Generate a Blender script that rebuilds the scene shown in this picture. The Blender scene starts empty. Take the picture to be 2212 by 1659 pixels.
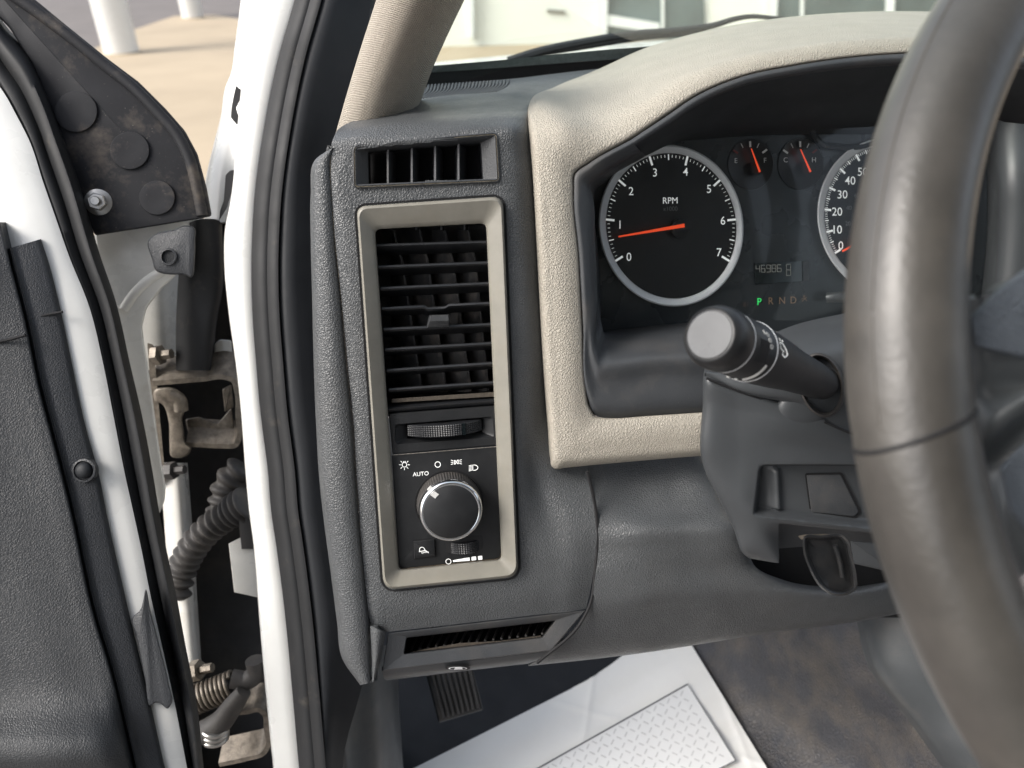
import bpy, bmesh, math, random
from mathutils import Vector, Matrix
random.seed(7)
S = bpy.context.scene
COL = S.collection
rad = math.radians
# ------------------------------------------------------------------ camera
PITCH, ROLL, YAW, CAMZ = 31.0, -1.5, 0.0, 1.55
CAM = Vector((0, 0, CAMZ))
RM = (Matrix.Rotation(rad(YAW), 3, 'Z') @ Matrix.Rotation(rad(90 - PITCH), 3, 'X') @ Matrix.Rotation(rad(ROLL), 3, 'Z'))
cd = bpy.data.cameras.new('camera'); cam = bpy.data.objects.new('camera', cd); COL.objects.link(cam)
cam.matrix_world = Matrix.Translation(CAM) @ RM.to_4x4()
F, CX, CY = 1662.0, 1106.0, 829.5
cd.sensor_width = 36; cd.lens = F / 2212 * 36; cd.clip_start = 0.02; cd.clip_end = 500
cd.dof.use_dof = True; cd.dof.focus_distance = 0.52; cd.dof.aperture_fstop = 7.5
S.camera = cam
# ------------------------------------------------------------------ light
SUN_EL, SUN_AZ = 44.0, 246.0      # azimuth clockwise from +Y: the sun stands out beyond the open door
SKY_STR, SUN_STR, EXPO = 0.15, 1.15, 1.12
W = bpy.data.worlds.new('World'); S.world = W; W.use_nodes = True
wn = W.node_tree; bg = wn.nodes['Background']
sky = wn.nodes.new('ShaderNodeTexSky'); sky.sky_type = 'NISHITA'; sky.sun_disc = False
sky.sun_elevation = rad(SUN_EL); sky.sun_rotation = rad(SUN_AZ); sky.air_density = 1.0; sky.dust_density = 4.0; sky.ozone_density = 1.0
hsv = wn.nodes.new('ShaderNodeHueSaturation'); hsv.inputs['Saturation'].default_value = .5   # thin white overcast
wn.links.new(sky.outputs[0], hsv.inputs['Color']); wn.links.new(hsv.outputs[0], bg.inputs[0]); bg.inputs[1].default_value = SKY_STR
sl = bpy.data.lights.new('sun', 'SUN'); sun = bpy.data.objects.new('sun', sl); COL.objects.link(sun)
sl.energy = SUN_STR; sl.angle = rad(24); sl.color = (1, .97, .93)
az, el = rad(SUN_AZ), rad(SUN_EL)
sdir = Vector((math.sin(az) * math.cos(el), math.cos(az) * math.cos(el), math.sin(el)))
sun.rotation_euler = sdir.to_track_quat('Z', 'Y').to_euler(); sun.location = (-3, -3, 6)
S.view_settings.view_transform = 'Standard'; S.view_settings.look = 'None'
S.view_settings.exposure = EXPO; S.view_settings.gamma = 1
# ------------------------------------------------------------------ materials
def mat(name, col, rough=.5, metal=0, grain=0, gscale=400, gtype='leather', var=.15, vscale=40, dust=0, dustcol=(.30, .25, .19), dscale=18,
        spec=.5, coat=0, emit=None, sheen=0, dustlo=.5, speck=0):
    m = bpy.data.materials.new(name); m.use_nodes = True; nt = m.node_tree; N = nt.nodes; L = nt.links
    b = N['Principled BSDF']
    b.inputs['Roughness'].default_value = rough; b.inputs['Metallic'].default_value = metal
    b.inputs['Specular IOR Level'].default_value = spec; b.inputs['Coat Weight'].default_value = coat
    b.inputs['Sheen Weight'].default_value = sheen
    tc = N.new('ShaderNodeTexCoord')
    def noise(sc, det=4, rg=.55):
        n = N.new('ShaderNodeTexNoise'); n.inputs['Scale'].default_value = sc; n.inputs['Detail'].default_value = det
        n.inputs['Roughness'].default_value = rg; L.new(tc.outputs['Object'], n.inputs['Vector']); return n
    def ramp(src, lo, hi):
        r = N.new('ShaderNodeMapRange'); r.inputs[1].default_value = lo; r.inputs[2].default_value = hi; L.new(src, r.inputs[0]); return r
    n1 = noise(vscale, 5, .6)
    mx = N.new('ShaderNodeMix'); mx.data_type = 'RGBA'
    L.new(ramp(n1.outputs[0], .3, .7).outputs[0], mx.inputs[0])
    mx.inputs[6].default_value = [c * (1 - var) for c in col] + [1]; mx.inputs[7].default_value = [min(1, c * (1 + var)) for c in col] + [1]
    out = mx.outputs[2]
    if dust:
        n2 = noise(dscale, 8, .7); r2 = ramp(n2.outputs[0], dustlo, dustlo + .25)
        ml = N.new('ShaderNodeMath'); ml.operation = 'MULTIPLY'; ml.inputs[1].default_value = dust; L.new(r2.outputs[0], ml.inputs[0])
        m2 = N.new('ShaderNodeMix'); m2.data_type = 'RGBA'; L.new(ml.outputs[0], m2.inputs[0]); L.new(out, m2.inputs[6]); m2.inputs[7].default_value = list(dustcol) + [1]
        out = m2.outputs[2]
    if speck:
        n3 = noise(900, 2, .5); r3 = ramp(n3.outputs[0], .72, .78)
        ml = N.new('ShaderNodeMath'); ml.operation = 'MULTIPLY'; ml.inputs[1].default_value = speck; L.new(r3.outputs[0], ml.inputs[0])
        m2 = N.new('ShaderNodeMix'); m2.data_type = 'RGBA'; L.new(ml.outputs[0], m2.inputs[0]); L.new(out, m2.inputs[6]); m2.inputs[7].default_value = (.5, .45, .38, 1)
        out = m2.outputs[2]
    L.new(out, b.inputs['Base Color'])
    rr = N.new('ShaderNodeMapRange'); L.new(noise(vscale * .7, 4).outputs[0], rr.inputs[0]); rr.inputs[1].default_value = .3; rr.inputs[2].default_value = .7
    rr.inputs[3].default_value = max(.02, rough - .07); rr.inputs[4].default_value = min(1, rough + .07); L.new(rr.outputs[0], b.inputs['Roughness'])
    if grain:
        bp = N.new('ShaderNodeBump'); bp.inputs['Strength'].default_value = grain; bp.inputs['Distance'].default_value = .0006
        if gtype == 'leather':
            nd = noise(gscale * .6, 2); ms = N.new('ShaderNodeVectorMath'); ms.operation = 'SCALE'; ms.inputs['Scale'].default_value = .0022
            L.new(nd.outputs['Color'], ms.inputs[0])
            va = N.new('ShaderNodeVectorMath'); L.new(tc.outputs['Object'], va.inputs[0]); L.new(ms.outputs[0], va.inputs[1])
            v = N.new('ShaderNodeTexVoronoi'); v.feature = 'DISTANCE_TO_EDGE'; v.inputs['Scale'].default_value = gscale; L.new(va.outputs[0], v.inputs['Vector'])
            r = ramp(v.outputs['Distance'], 0, .28)
            nf = noise(gscale * 2.2, 2)
            ad = N.new('ShaderNodeMath'); ad.operation = 'MULTIPLY_ADD'; ad.inputs[1].default_value = .45; L.new(nf.outputs[0], ad.inputs[0]); L.new(r.outputs[0], ad.inputs[2])
            L.new(ad.outputs[0], bp.inputs['Height'])
        elif gtype == 'weave':
            mp = N.new('ShaderNodeMapping'); mp.inputs['Rotation'].default_value = (0, rad(14), 0); L.new(tc.outputs['Object'], mp.inputs[0])
            outs = []
            for d in ('X', 'Z'):
                w = N.new('ShaderNodeTexWave'); w.bands_direction = d; w.inputs['Scale'].default_value = gscale; w.inputs['Distortion'].default_value = .6; w.inputs['Detail Scale'].default_value = 3
                L.new(mp.outputs[0], w.inputs['Vector']); outs.append(w.outputs[0])
            ad = N.new('ShaderNodeMath'); ad.operation = 'ADD'; L.new(outs[0], ad.inputs[0]); L.new(outs[1], ad.inputs[1]); L.new(ad.outputs[0], bp.inputs['Height'])
        else:
            L.new(noise(gscale, 4, .6).outputs[0], bp.inputs['Height'])
        L.new(bp.outputs[0], b.inputs['Normal'])
    if emit:
        b.inputs['Emission Color'].default_value = list(emit[:3]) + [1]; b.inputs['Emission Strength'].default_value = emit[3]
    return m
M = {}
M['dash'] = mat('grained dark grey plastic', (.070, .074, .077), .38, grain=.48, gscale=600, var=.10, dust=.04, dscale=9, speck=.1)
M['dashfine'] = mat('fine grained dark grey plastic', (.042, .045, .049), .5, grain=.35, gscale=900, gtype='noise', var=.1, dust=.12, dscale=14, speck=.12)
M['beige'] = mat('grained beige plastic', (.365, .335, .282), .5, grain=.62, gscale=600, var=.05)
M['bezel'] = mat('satin taupe plastic', (.21, .20, .17), .38, grain=.1, gscale=700, gtype='noise', var=.1, vscale=60, dust=.3, dustcol=(.22, .19, .14), dscale=50)
M['black'] = mat('matt black plastic', (.014, .015, .017), .45, grain=.15, gscale=900, gtype='noise', dust=.25, dustcol=(.09, .075, .06), dscale=60, dustlo=.55)
M['blackdust'] = mat('dusty black plastic', (.04, .04, .041), .5, dust=.6, dustcol=(.14, .12, .10), dscale=90, dustlo=.46)
M['switch'] = mat('soft black switch plastic', (.014, .0148, .016), .5, spec=.4, grain=.12, gscale=1500, gtype='noise', var=.2, vscale=120, dust=.15, dustcol=(.10, .09, .08), dscale=120, dustlo=.6)
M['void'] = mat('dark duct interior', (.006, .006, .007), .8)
M['rubber'] = mat('black rubber seal', (.009, .0095, .0105), .6, spec=.35, grain=.15, gscale=500, gtype='noise', dust=.55, dustcol=(.10, .085, .065), dscale=35, dustlo=.58)
M['rubberclean'] = mat('smooth black trim', (.010, .0115, .014), .6, spec=.4, grain=.08, gscale=300, gtype='noise', dust=.2, dustcol=(.06, .055, .05), dscale=30, dustlo=.6)
M['dirtyblack'] = mat('dusty black cover', (.013, .0135, .016), .7, spec=.3, grain=.15, gscale=700, gtype='noise', dust=.75, dustcol=(.14, .115, .09), dscale=20, dustlo=.5, speck=.3)
M['white'] = mat('white body paint', (.66, .66, .63), .3, var=.03, coat=.3, speck=.08, dust=.18, dustcol=(.45, .38, .28), dscale=25, dustlo=.6)
M['whitedirty'] = mat('grimy white body paint', (.66, .65, .61), .3, var=.06, dust=.5, dustcol=(.32, .27, .20), dscale=22, dustlo=.55)
M['steel'] = mat('zinc plated steel', (.45, .44, .42), .4, metal=1, var=.15, vscale=200)
M['rust'] = mat('rusty hinge steel', (.19, .165, .135), .45, metal=.5, grain=.5, gscale=260, gtype='noise', var=.4, vscale=160, dust=.6, dustcol=(.30, .26, .21), dscale=120)
M['chrome'] = mat('chrome', (.86, .87, .88), .07, metal=1, var=.02)
M['silver'] = mat('satin silver plastic', (.80, .81, .82), .35, var=.03)
M['cap'] = mat('worn grey cap', (.06, .063, .066), .3, metal=.1, var=.12, vscale=90)
M['dial'] = mat('black dial face', (.008, .009, .0105), .38, var=.1)
M['cluster'] = mat('black cluster face', (.020, .024, .027), .3, var=.1, speck=.05)
M['print'] = mat('white print', (.90, .90, .88), .6, var=.02, emit=(.9, .92, .9, .18))  # faint glow added to brighten the print
M['printdim'] = mat('dim grey print', (.16, .165, .165), .6, var=.02)
M['printgrey'] = mat('worn white print', (.60, .60, .58), .6, var=.1, vscale=200)
M['brownprint'] = mat('unlit amber print', (.30, .20, .13), .6, var=.02)
M['redprint'] = mat('dim red print', (.14, .015, .012), .5, var=.02)
M['needle'] = mat('orange red needle', (.85, .09, .03), .4, var=.02, emit=(.9, .08, .02, .25))
M['green'] = mat('lit green letter', (.02, .3, .06), .5, emit=(.03, .55, .12, .55))
M['lcd'] = mat('display glass', (.006, .011, .013), .15, var=.05)
M['leather'] = mat('worn taupe leather', (.056, .052, .047), .37, grain=.35, gscale=420, gtype='noise', spec=.65, var=.3, vscale=26, dust=.3, dustcol=(.13, .115, .095), dscale=18)
M['fabric'] = mat('beige woven fabric', (.36, .32, .265), .8, grain=.8, gscale=330, gtype='weave', var=.06, vscale=300)
M['pad'] = mat('blue grey grained vinyl', (.10, .115, .135), .5, grain=.7, gscale=520, var=.05)
M['wheelspoke'] = mat('smooth grey spoke plastic', (.085, .093, .098), .4, grain=.15, gscale=700, gtype='noise', var=.06)
M['spoke'] = mat('smooth grey plastic', (.046, .050, .054), .42, grain=.15, gscale=700, gtype='noise', var=.05)
M['doortrim'] = mat('grained charcoal door vinyl', (.032, .034, .036), .48, grain=.42, gscale=600, var=.08, speck=.12)
M['doorstrip'] = mat('charcoal door edge', (.026, .028, .031), .45, grain=.3, gscale=600, var=.08)
M['floorvinyl'] = mat('soiled vinyl floor', (.035, .036, .042), .5, grain=.7, gscale=260, var=.25, vscale=14, dust=.5, dustcol=(.12, .10, .076), dscale=20, dustlo=.42, speck=.3)
M['console'] = mat('dusty console side', (.045, .05, .054), .45, grain=.2, gscale=600, gtype='noise', var=.1, dust=.3, dustcol=(.12, .10, .08), dscale=20)
M['paper'] = mat('white paper', (.85, .84, .80), .55, grain=.1, gscale=200, gtype='noise', var=.03, vscale=12)
M['paperprint'] = mat('pale grey print on paper', (.80, .80, .785), .55, var=.02)
M['papershade'] = mat('grey tread print', (.56, .56, .55), .6, var=.05)
M['paperline'] = mat('dark printed line', (.10, .105, .115), .6, var=.1)
M['boot'] = mat('dusty rubber boot', (.045, .042, .04), .6, grain=.2, gscale=400, gtype='noise', dust=.8, dustcol=(.09, .08, .07), dscale=50)
M['asphalt'] = mat('worn asphalt', (.14, .125, .116), .9, grain=.3, gscale=60, gtype='noise', var=.12, vscale=1.2)
M['concrete'] = mat('tan concrete', (.37, .30, .21), .85, var=.12, vscale=.6)
M['headliner'] = mat('light grey headliner', (.40, .40, .39), .9, var=.03)
M['lever'] = mat('worn black lever', (.013, .0135, .0145), .4, grain=.1, gscale=600, gtype='noise', dust=.2, dustcol=(.09, .08, .07), dscale=60)
M['hood'] = mat('hood underside with painted shade', (.018, .022, .025), .65, var=.1)  # for the gauge hood underside: its shade is put into this dark colour
M['wall'] = mat('cream painted wall', (.76, .77, .70), .7, var=.03, vscale=1)
M['frame'] = mat('white window frame', (.75, .78, .76), .4, var=.02)
M['winglass'] = mat('grey window glass', (.10, .13, .13), .12, var=.35, vscale=.8)
M['wipe'] = mat('black wiper', (.02, .022, .024), .5)
def glassmat(name, tint, refl):
    m = bpy.data.materials.new(name); m.use_nodes = True; nt = m.node_tree; N = nt.nodes; L = nt.links; N.clear()
    o = N.new('ShaderNodeOutputMaterial'); t = N.new('ShaderNodeBsdfTransparent'); g = N.new('ShaderNodeBsdfGlossy'); x = N.new('ShaderNodeMixShader'); f = N.new('ShaderNodeFresnel')
    t.inputs[0].default_value = list(tint) + [1]; g.inputs[0].default_value = (1, 1, 1, 1); g.inputs['Roughness'].default_value = .03
    k = N.new('ShaderNodeMath'); k.operation = 'MULTIPLY'; k.inputs[1].default_value = refl; f.inputs[0].default_value = 1.45
    L.new(f.outputs[0], k.inputs[0]); L.new(k.outputs[0], x.inputs[0]); L.new(t.outputs[0], x.inputs[1]); L.new(g.outputs[0], x.inputs[2]); L.new(x.outputs[0], o.inputs[0]); return m
M['glass'] = glassmat('green tinted windshield glass', (.92, .99, .95), .15)
M['lens'] = glassmat('clear gauge lens', (.97, .98, .98), .22)
M['frit'] = mat('dotted black glass band', (.03, .037, .038), .35, var=.3, vscale=300)
# ------------------------------------------------------------------ geometry helpers (camera-frame vectors)
def ray(x, y): return Vector(((x - CX) / F, (CY - y) / F, -1))
def D(x, y, d): return ray(x, y) * d
def proj(v): return (CX + F * v.x / -v.z, CY - F * v.y / -v.z)
def world(v): return CAM + RM @ v
class Plane:
    def __init__(s, p0, n): s.n = Vector(n).normalized(); s.p0 = p0
    def at(s, x, y, h=0):
        r = ray(x, y); return r * ((s.n.dot(s.p0) + h) / s.n.dot(r))
    def shift(s, h): return Plane(s.p0 + s.n * h, s.n)
def wplane(pw, nw): return Plane(RM.transposed() @ (Vector(pw) - CAM), RM.transposed() @ Vector(nw))
DASH = Plane(D(950, 850, .50), (.15, -.17, .97))
CLUS = Plane(D(1550, 560, .60), (.24, -.2, .95))
FLOOR = wplane((0, 0, CAMZ - .80), (0, 0, 1))
def H(x, y, h=0): return DASH.at(x, y, h)
# crop-to-display conversions used while tracing
cA = lambda x, y: (x / 3, y / 3)
cB = lambda x, y: (x / 3, y / 3 + 553)
cC = lambda x, y: (x / 3, y / 3 + 1106)
cD = lambda x, y: (x * .2728 + 658.3, y * .2728 + 219.4)
cE = lambda x, y: (x * .2728 + 658.3, y * .2728 + 658.3)
cF = lambda x, y: (x / 3 + 658.3, y / 3 + 1106)
cG = lambda x, y: (x * .3224 + 1234.4, y * .3224 + 246.9)
cH = lambda x, y: (x / 3 + 1474.7, y / 3 + 1106)
cI = lambda x, y: (x / 3 + 1474.7, y / 3 + 553)
cJ = lambda x, y: (x / 3 + 658.3, y / 3)
cK = lambda x, y: (x / 3 + 1474.7, y / 3)
cL = lambda x, y: (x * .1984 + 822.9, y * .1984 + 932.6)
def cr(p0, p1, p2, p3, t):
    return .5 * ((2 * p1) + (p2 - p0) * t + (2 * p0 - 5 * p1 + 4 * p2 - p3) * t * t + (3 * p1 - p0 - 3 * p2 + p3) * t * t * t)
def spline(P, n, closed=False):
    """chord-length Hermite through P: no overshoot where the spacing is uneven"""
    k = len(P); ns = k if closed else k - 1
    ln = [max(1e-9, (P[(i + 1) % k] - P[i]).length) for i in range(ns)]; tg = []
    for i in range(k):
        if closed or 0 < i < k - 1:
            l0, l1 = ln[(i - 1) % ns], ln[i % ns]
            tg.append(((P[i] - P[i - 1]) * (l1 / l0) + (P[(i + 1) % k] - P[i]) * (l0 / l1)) / (l0 + l1))
        elif i == 0: tg.append((P[1] - P[0]) / ln[0])
        else: tg.append((P[-1] - P[-2]) / ln[-1])
    out = []
    for i in range(n):
        u = i / n * k if closed else i / (n - 1) * (k - 1)
        j = int(u) % k if closed else min(int(u), k - 2); t = u - int(u) if closed else u - j
        a, b = P[j], P[(j + 1) % k]; l = ln[j]; t2, t3 = t * t, t * t * t
        out.append(a * (2 * t3 - 3 * t2 + 1) + tg[j] * (l * (t3 - 2 * t2 + t)) + b * (-2 * t3 + 3 * t2) + tg[(j + 1) % k] * (l * (t3 - t2)))
    return out
def px2(P, n, closed=False):
    return [(v.x, v.y) for v in spline([Vector((a, b, 0)) for a, b in P], n, closed)]
def inside(p, poly):
    x, y = p; c = False; j = len(poly) - 1
    for i in range(len(poly)):
        xi, yi = poly[i]; xj, yj = poly[j]
        if (yi > y) != (yj > y) and x < (xj - xi) * (y - yi) / (yj - yi) + xi: c = not c
        j = i
    return c
class MB:
    def __init__(s): s.v = []; s.f = []
    def add(s, vs, fs):
        o = len(s.v); s.v += vs; s.f += [tuple(i + o for i in f) for f in fs]; return s
    def grid(s, rows, cu=False, cv=False, hole=None):
        nr, nc = len(rows), len(rows[0]); vs = [p for r in rows for p in r]; fs = []
        for i in range(nr - (0 if cv else 1)):
            for j in range(nc - (0 if cu else 1)):
                a, b = i * nc + j, i * nc + (j + 1) % nc; c, d = ((i + 1) % nr) * nc + (j + 1) % nc, ((i + 1) % nr) * nc + j
                if hole:
                    q = proj((vs[a] + vs[b] + vs[c] + vs[d]) / 4)
                    if any(inside(q, h) for h in hole): continue
                fs.append((a, b, c, d))
        return s.add(vs, fs)
    def loft(s, loops, cap0=False, cap1=True):
        n = len(loops[0]); s.grid(loops, cu=True); o = len(s.v) - n * len(loops)
        if cap0: s.f.append(tuple(o + i for i in range(n))[::-1])
        if cap1: s.f.append(tuple(o + n * (len(loops) - 1) + i for i in range(n)))
        return s
    def slab(s, pl, out, h0, h1, bev=0, bpx=0):
        loops = [[pl.at(x, y, h0) for x, y in out]]
        if bev:
            for k in (0, .3, .65, 1):
                a = k * math.pi / 2; o2 = inset(out, bpx * (1 - math.cos(a)))
                loops.append([pl.at(x, y, h1 - bev * (1 - math.sin(a))) for x, y in o2])
        else: loops.append([pl.at(x, y, h1) for x, y in out])
        return s.loft(loops, True, True)
    def tube(s, pts, r, seg=14, closed=False, caps=True):
        n = len(pts); rr = r if isinstance(r, (list, tuple)) else [r] * n; rows = []; up = None
        for i, p in enumerate(pts):
            a = pts[(i - 1) % n] if (closed or i > 0) else p; b = pts[(i + 1) % n] if (closed or i < n - 1) else p
            t = (b - a).normalized()
            if up is None: up = t.orthogonal().normalized()
            up = (up - t * up.dot(t)).normalized(); si = t.cross(up)
            rows.append([p + (up * math.cos(2 * math.pi * k / seg) + si * math.sin(2 * math.pi * k / seg)) * rr[i] for k in range(seg)])
        s.grid(rows, cu=True, cv=closed)
        if caps and not closed:
            o = len(s.v) - n * seg; s.f.append(tuple(o + k for k in range(seg))[::-1]); s.f.append(tuple(o + (n - 1) * seg + k for k in range(seg)))
        return s
    def lathe(s, c, ax, prof, seg=48, rfun=None):
        ax = ax.normalized(); u = ax.orthogonal().normalized(); w = ax.cross(u); rows = []
        for (r, h) in prof:
            rows.append([c + ax * h + (u * math.cos(2 * math.pi * k / seg) + w * math.sin(2 * math.pi * k / seg)) * (r * (rfun(k, h) if rfun else 1)) for k in range(seg)])
        s.grid(rows, cu=True)
        o = len(s.v) - len(prof) * seg; s.f.append(tuple(o + (len(prof) - 1) * seg + k for k in range(seg))); s.f.append(tuple(o + k for k in range(seg))[::-1])
        return s
    def ribbon(s, pl, pts, wd, h, closed=False):
        n = len(pts); L_, R_ = [], []
        for i, p in enumerate(pts):
            a = pts[(i - 1) % n] if (closed or i > 0) else p; b = pts[(i + 1) % n] if (closed or i < n - 1) else p
            dx, dy = b[0] - a[0], b[1] - a[1]; l = math.hypot(dx, dy) or 1; nx, ny = -dy / l * wd / 2, dx / l * wd / 2
            L_.append(pl.at(p[0] + nx, p[1] + ny, h)); R_.append(pl.at(p[0] - nx, p[1] - ny, h))
        return s.grid([L_, R_], cu=closed)
    def poly(s, pl, pts, h): return s.add([pl.at(x, y, h) for x, y in pts], [tuple(range(len(pts)))])
    def build(s, name, m, parent=None, thick=0, sharp=40, smooth=True, orient=True):
        me = bpy.data.meshes.new(name); off = parent_off(parent)
        me.from_pydata([world(v) - off for v in s.v], [], s.f)
        bm = bmesh.new(); bm.from_mesh(me); bmesh.ops.remove_doubles(bm, verts=bm.verts, dist=1e-7)
        loose = [v for v in bm.verts if not v.link_faces]; bmesh.ops.delete(bm, geom=loose, context='VERTS')
        bmesh.ops.recalc_face_normals(bm, faces=bm.faces)
        if thick and orient:
            tot = sum((f.normal.dot(CAM - off - f.calc_center_median()) * f.calc_area() for f in bm.faces))
            if tot < 0: bmesh.ops.reverse_faces(bm, faces=bm.faces)
        bm.to_mesh(me); bm.free()
        me.polygons.foreach_set('use_smooth', [smooth] * len(me.polygons))
        if smooth: me.set_sharp_from_angle(angle=rad(sharp))
        if thick and smooth:
            cnt = {}
            for p_ in me.polygons:
                for k_ in p_.edge_keys: cnt[k_] = cnt.get(k_, 0) + 1
            at = me.attributes.get('sharp_edge') or me.attributes.new('sharp_edge', 'BOOLEAN', 'EDGE')
            for e_ in me.edges:
                if cnt.get(e_.key, 0) == 1: at.data[e_.index].value = True
        me.materials.append(M[m] if isinstance(m, str) else m)
        o = bpy.data.objects.new(name, me); COL.objects.link(o)
        if parent: o.parent = parent
        if thick:
            sm = o.modifiers.new('thickness', 'SOLIDIFY'); sm.thickness = thick; sm.offset = -1
        return o
def parent_off(p):
    o = Vector((0, 0, 0))
    while p: o = o + p.location; p = p.parent
    return o
def inset(out, w):
    n = len(out); res = []; ar = sum(out[i][0] * out[(i + 1) % n][1] - out[(i + 1) % n][0] * out[i][1] for i in range(n)); sg = 1 if ar > 0 else -1
    for i in range(n):
        a, p, b = out[i - 1], out[i], out[(i + 1) % n]
        def nm(q, r):
            dx, dy = r[0] - q[0], r[1] - q[1]; l = math.hypot(dx, dy) or 1; return -dy / l * sg, dx / l * sg
        n1, n2 = nm(a, p), nm(p, b); mx_, my_ = n1[0] + n2[0], n1[1] + n2[1]; l2 = max(.5, (mx_ * mx_ + my_ * my_) / 2)
        res.append((p[0] + mx_ * w / l2, p[1] + my_ * w / l2))
    return res
def rpoly(c, r, n=6):
    k = len(c); out = []; rs = r if isinstance(r, (list, tuple)) else [r] * k
    for i in range(k):
        p = Vector(c[i]); a = Vector(c[i - 1]); b = Vector(c[(i + 1) % k]); rr = rs[i]
        da, db = (a - p).normalized() * rr, (b - p).normalized() * rr
        for j in range(n + 1):
            t = j / n; q = (p + da) * (1 - t) ** 2 + p * 2 * t * (1 - t) + (p + db) * t * t; out.append((q.x, q.y))
    return out
def surf(name, rows, m, parent, nu=40, nv=40, thick=.003, hole=None, sharp=60, fn=None):
    R1 = [spline(r, nu) for r in rows]; cols = [spline([R1[i][j] for i in range(len(rows))], nv) for j in range(nu)]
    if fn: cols = [[p + fn(*proj(p)) for p in c_] for c_ in cols]
    return MB().grid([[cols[j][i] for j in range(nu)] for i in range(nv)], hole=hole).build(name, m, parent, thick, sharp)
def ellipse(cx, cy, a, b, n=64, sh=0): return [(cx + a * math.sin(2 * math.pi * k / n) - sh * b * math.cos(2 * math.pi * k / n), cy - b * math.cos(2 * math.pi * k / n)) for k in range(n)]
def textmb(mb, txt, pl, cx, cy, hgt, h, rot=0, sx=1, skew=0, bold=0):
    c = bpy.data.curves.new('t', 'FONT'); c.body = txt; c.align_x = 'CENTER'; c.align_y = 'CENTER'; c.size = hgt / .69; c.resolution_u = 4; c.offset = bold
    o = bpy.data.objects.new('t', c); COL.objects.link(o); bpy.context.view_layer.update()
    me = bpy.data.meshes.new_from_object(o.evaluated_get(bpy.context.evaluated_depsgraph_get()))
    ca, sa = math.cos(rad(rot)), math.sin(rad(rot)); vs = []
    for v in me.vertices:
        x, y = v.co.x * sx + skew * v.co.y, v.co.y
        vs.append(pl.at(cx + x * ca + y * sa, cy + x * sa - y * ca, h))
    mb.add(vs, [tuple(p.vertices) for p in me.polygons])
    bpy.data.objects.remove(o); bpy.data.curves.remove(c); bpy.data.meshes.remove(me); return mb
def thing(name, label, cat, loc, group=None):
    o = bpy.data.objects.new(name, None); COL.objects.link(o); o.location = loc; o.empty_display_size = .1
    o['label'] = label; o['category'] = cat
    if group: o['group'] = group
    return o
# ------------------------------------------------------------------ ground and background
GW = wplane((0, 0, 0), (0, 0, 1)); IR = RM.transposed()
def C(x, y, z): return IR @ (Vector((x, y, z)) - CAM)      # world -> camera frame
def wbox(mb, x0, x1, y0, y1, z0, z1):
    v = [C(x, y, z) for z in (z0, z1) for (x, y) in ((x0, y0), (x1, y0), (x1, y1), (x0, y1))]
    return mb.add(v, [(3, 2, 1, 0), (4, 5, 6, 7), (0, 1, 5, 4), (1, 2, 6, 5), (2, 3, 7, 6), (3, 0, 4, 7)])
g = MB().add([C(-200, -200, 0), C(200, -200, 0), C(200, 200, 0), C(-200, 200, 0)], [(0, 1, 2, 3)]).build('ground', 'asphalt'); g['kind'] = 'structure'
pv = [GW.at(*p) for p in (cA(-500, 700), cA(180, 480), cA(520, 360), cA(880, 190), cA(1130, 105), cA(1400, 100))]
pv += [C(-2.0, 13, 0), C(12, 13, 0), C(12, 4.2, 0), C(-9, 2.6, 0)]
up = IR @ Vector((0, 0, .006))
p = MB().loft([pv, [q + up for q in pv]]).build('pavement', 'concrete', smooth=False); p['kind'] = 'structure'
def post(px, py, wpx, label):
    b = GW.at(px, py); d = -b.z; r = wpx / 2 / F * d; wl = world(b)
    t = thing('canopy_post', label, 'post', wl, 'white canopy posts outside the open door')
    ax = IR @ Vector((0, 0, 1))
    MB().lathe(b, ax, [(r * 1.0, 0), (r, .02), (r, 3.0)], 40).build('post_shaft', 'white', t)
    MB().lathe(b, ax, [(r * 1.12, .0), (r * 1.12, .012), (r * 1.02, .03)], 40).build('base_joint', 'concrete', t)
post(264, 116, 72, 'large white round post standing nearer on the tan concrete')
post(417, 40, 44, 'smaller white round post standing farther off by the asphalt')
# building beyond the windshield
WY = 12.2
WALL = wplane((0, WY, 0), (0, -1, 0))
bw = thing('building', 'pale cream building with white framed windows seen through the windshield', 'building', (0, WY, 0))
wbox(MB(), -1.75, 14, WY, WY + .3, 0, 5).build('wall', 'wall', bw, smooth=False)
mb = MB()
def wq(c, h0, h1, name, m, par):
    return MB().slab(WALL, c, h0, h1).build(name, m, par, smooth=False)
wq([cJ(1060, -150), cJ(1095, -150), cJ(1095, 250), cJ(1070, 240)], .002, .12, 'door_post', 'frame', bw)
wn_ = wq([cJ(1945, -150), cJ(2580, -150), cJ(2600, 260), cJ(1940, 240)], .002, .05, 'window', 'winglass', bw)
wq([cJ(1920, -150), cJ(1965, -150), cJ(1960, 240), cJ(1915, 240)], .04, .12, 'frame', 'frame', wn_)
wq([cJ(1965, 95), cJ(2300, 150), cJ(2300, 215), cJ(1963, 165)], .04, .10, 'sash', 'frame', wn_)
wq([cJ(2310, -150), cJ(2330, -150), cJ(2330, 240), cJ(2310, 240)], .04, .09, 'mullion', 'frame', wn_)
w2 = wq([cK(590, -150), cK(1850, -150), cK(1850, 120), cK(580, 120)], .002, .05, 'window', 'winglass', bw)
wq([cK(570, -150), cK(625, -150), cK(610, 120), cK(560, 120)], .04, .12, 'frame', 'frame', w2)
wq([cK(1320, -150), cK(1385, -150), cK(1370, 120), cK(1310, 120)], .04, .12, 'frame', 'frame', w2)
wq([cK(765, -150), cK(790, -150), cK(785, 120), cK(760, 120)], .04, .09, 'mullion', 'frame', w2)
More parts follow.
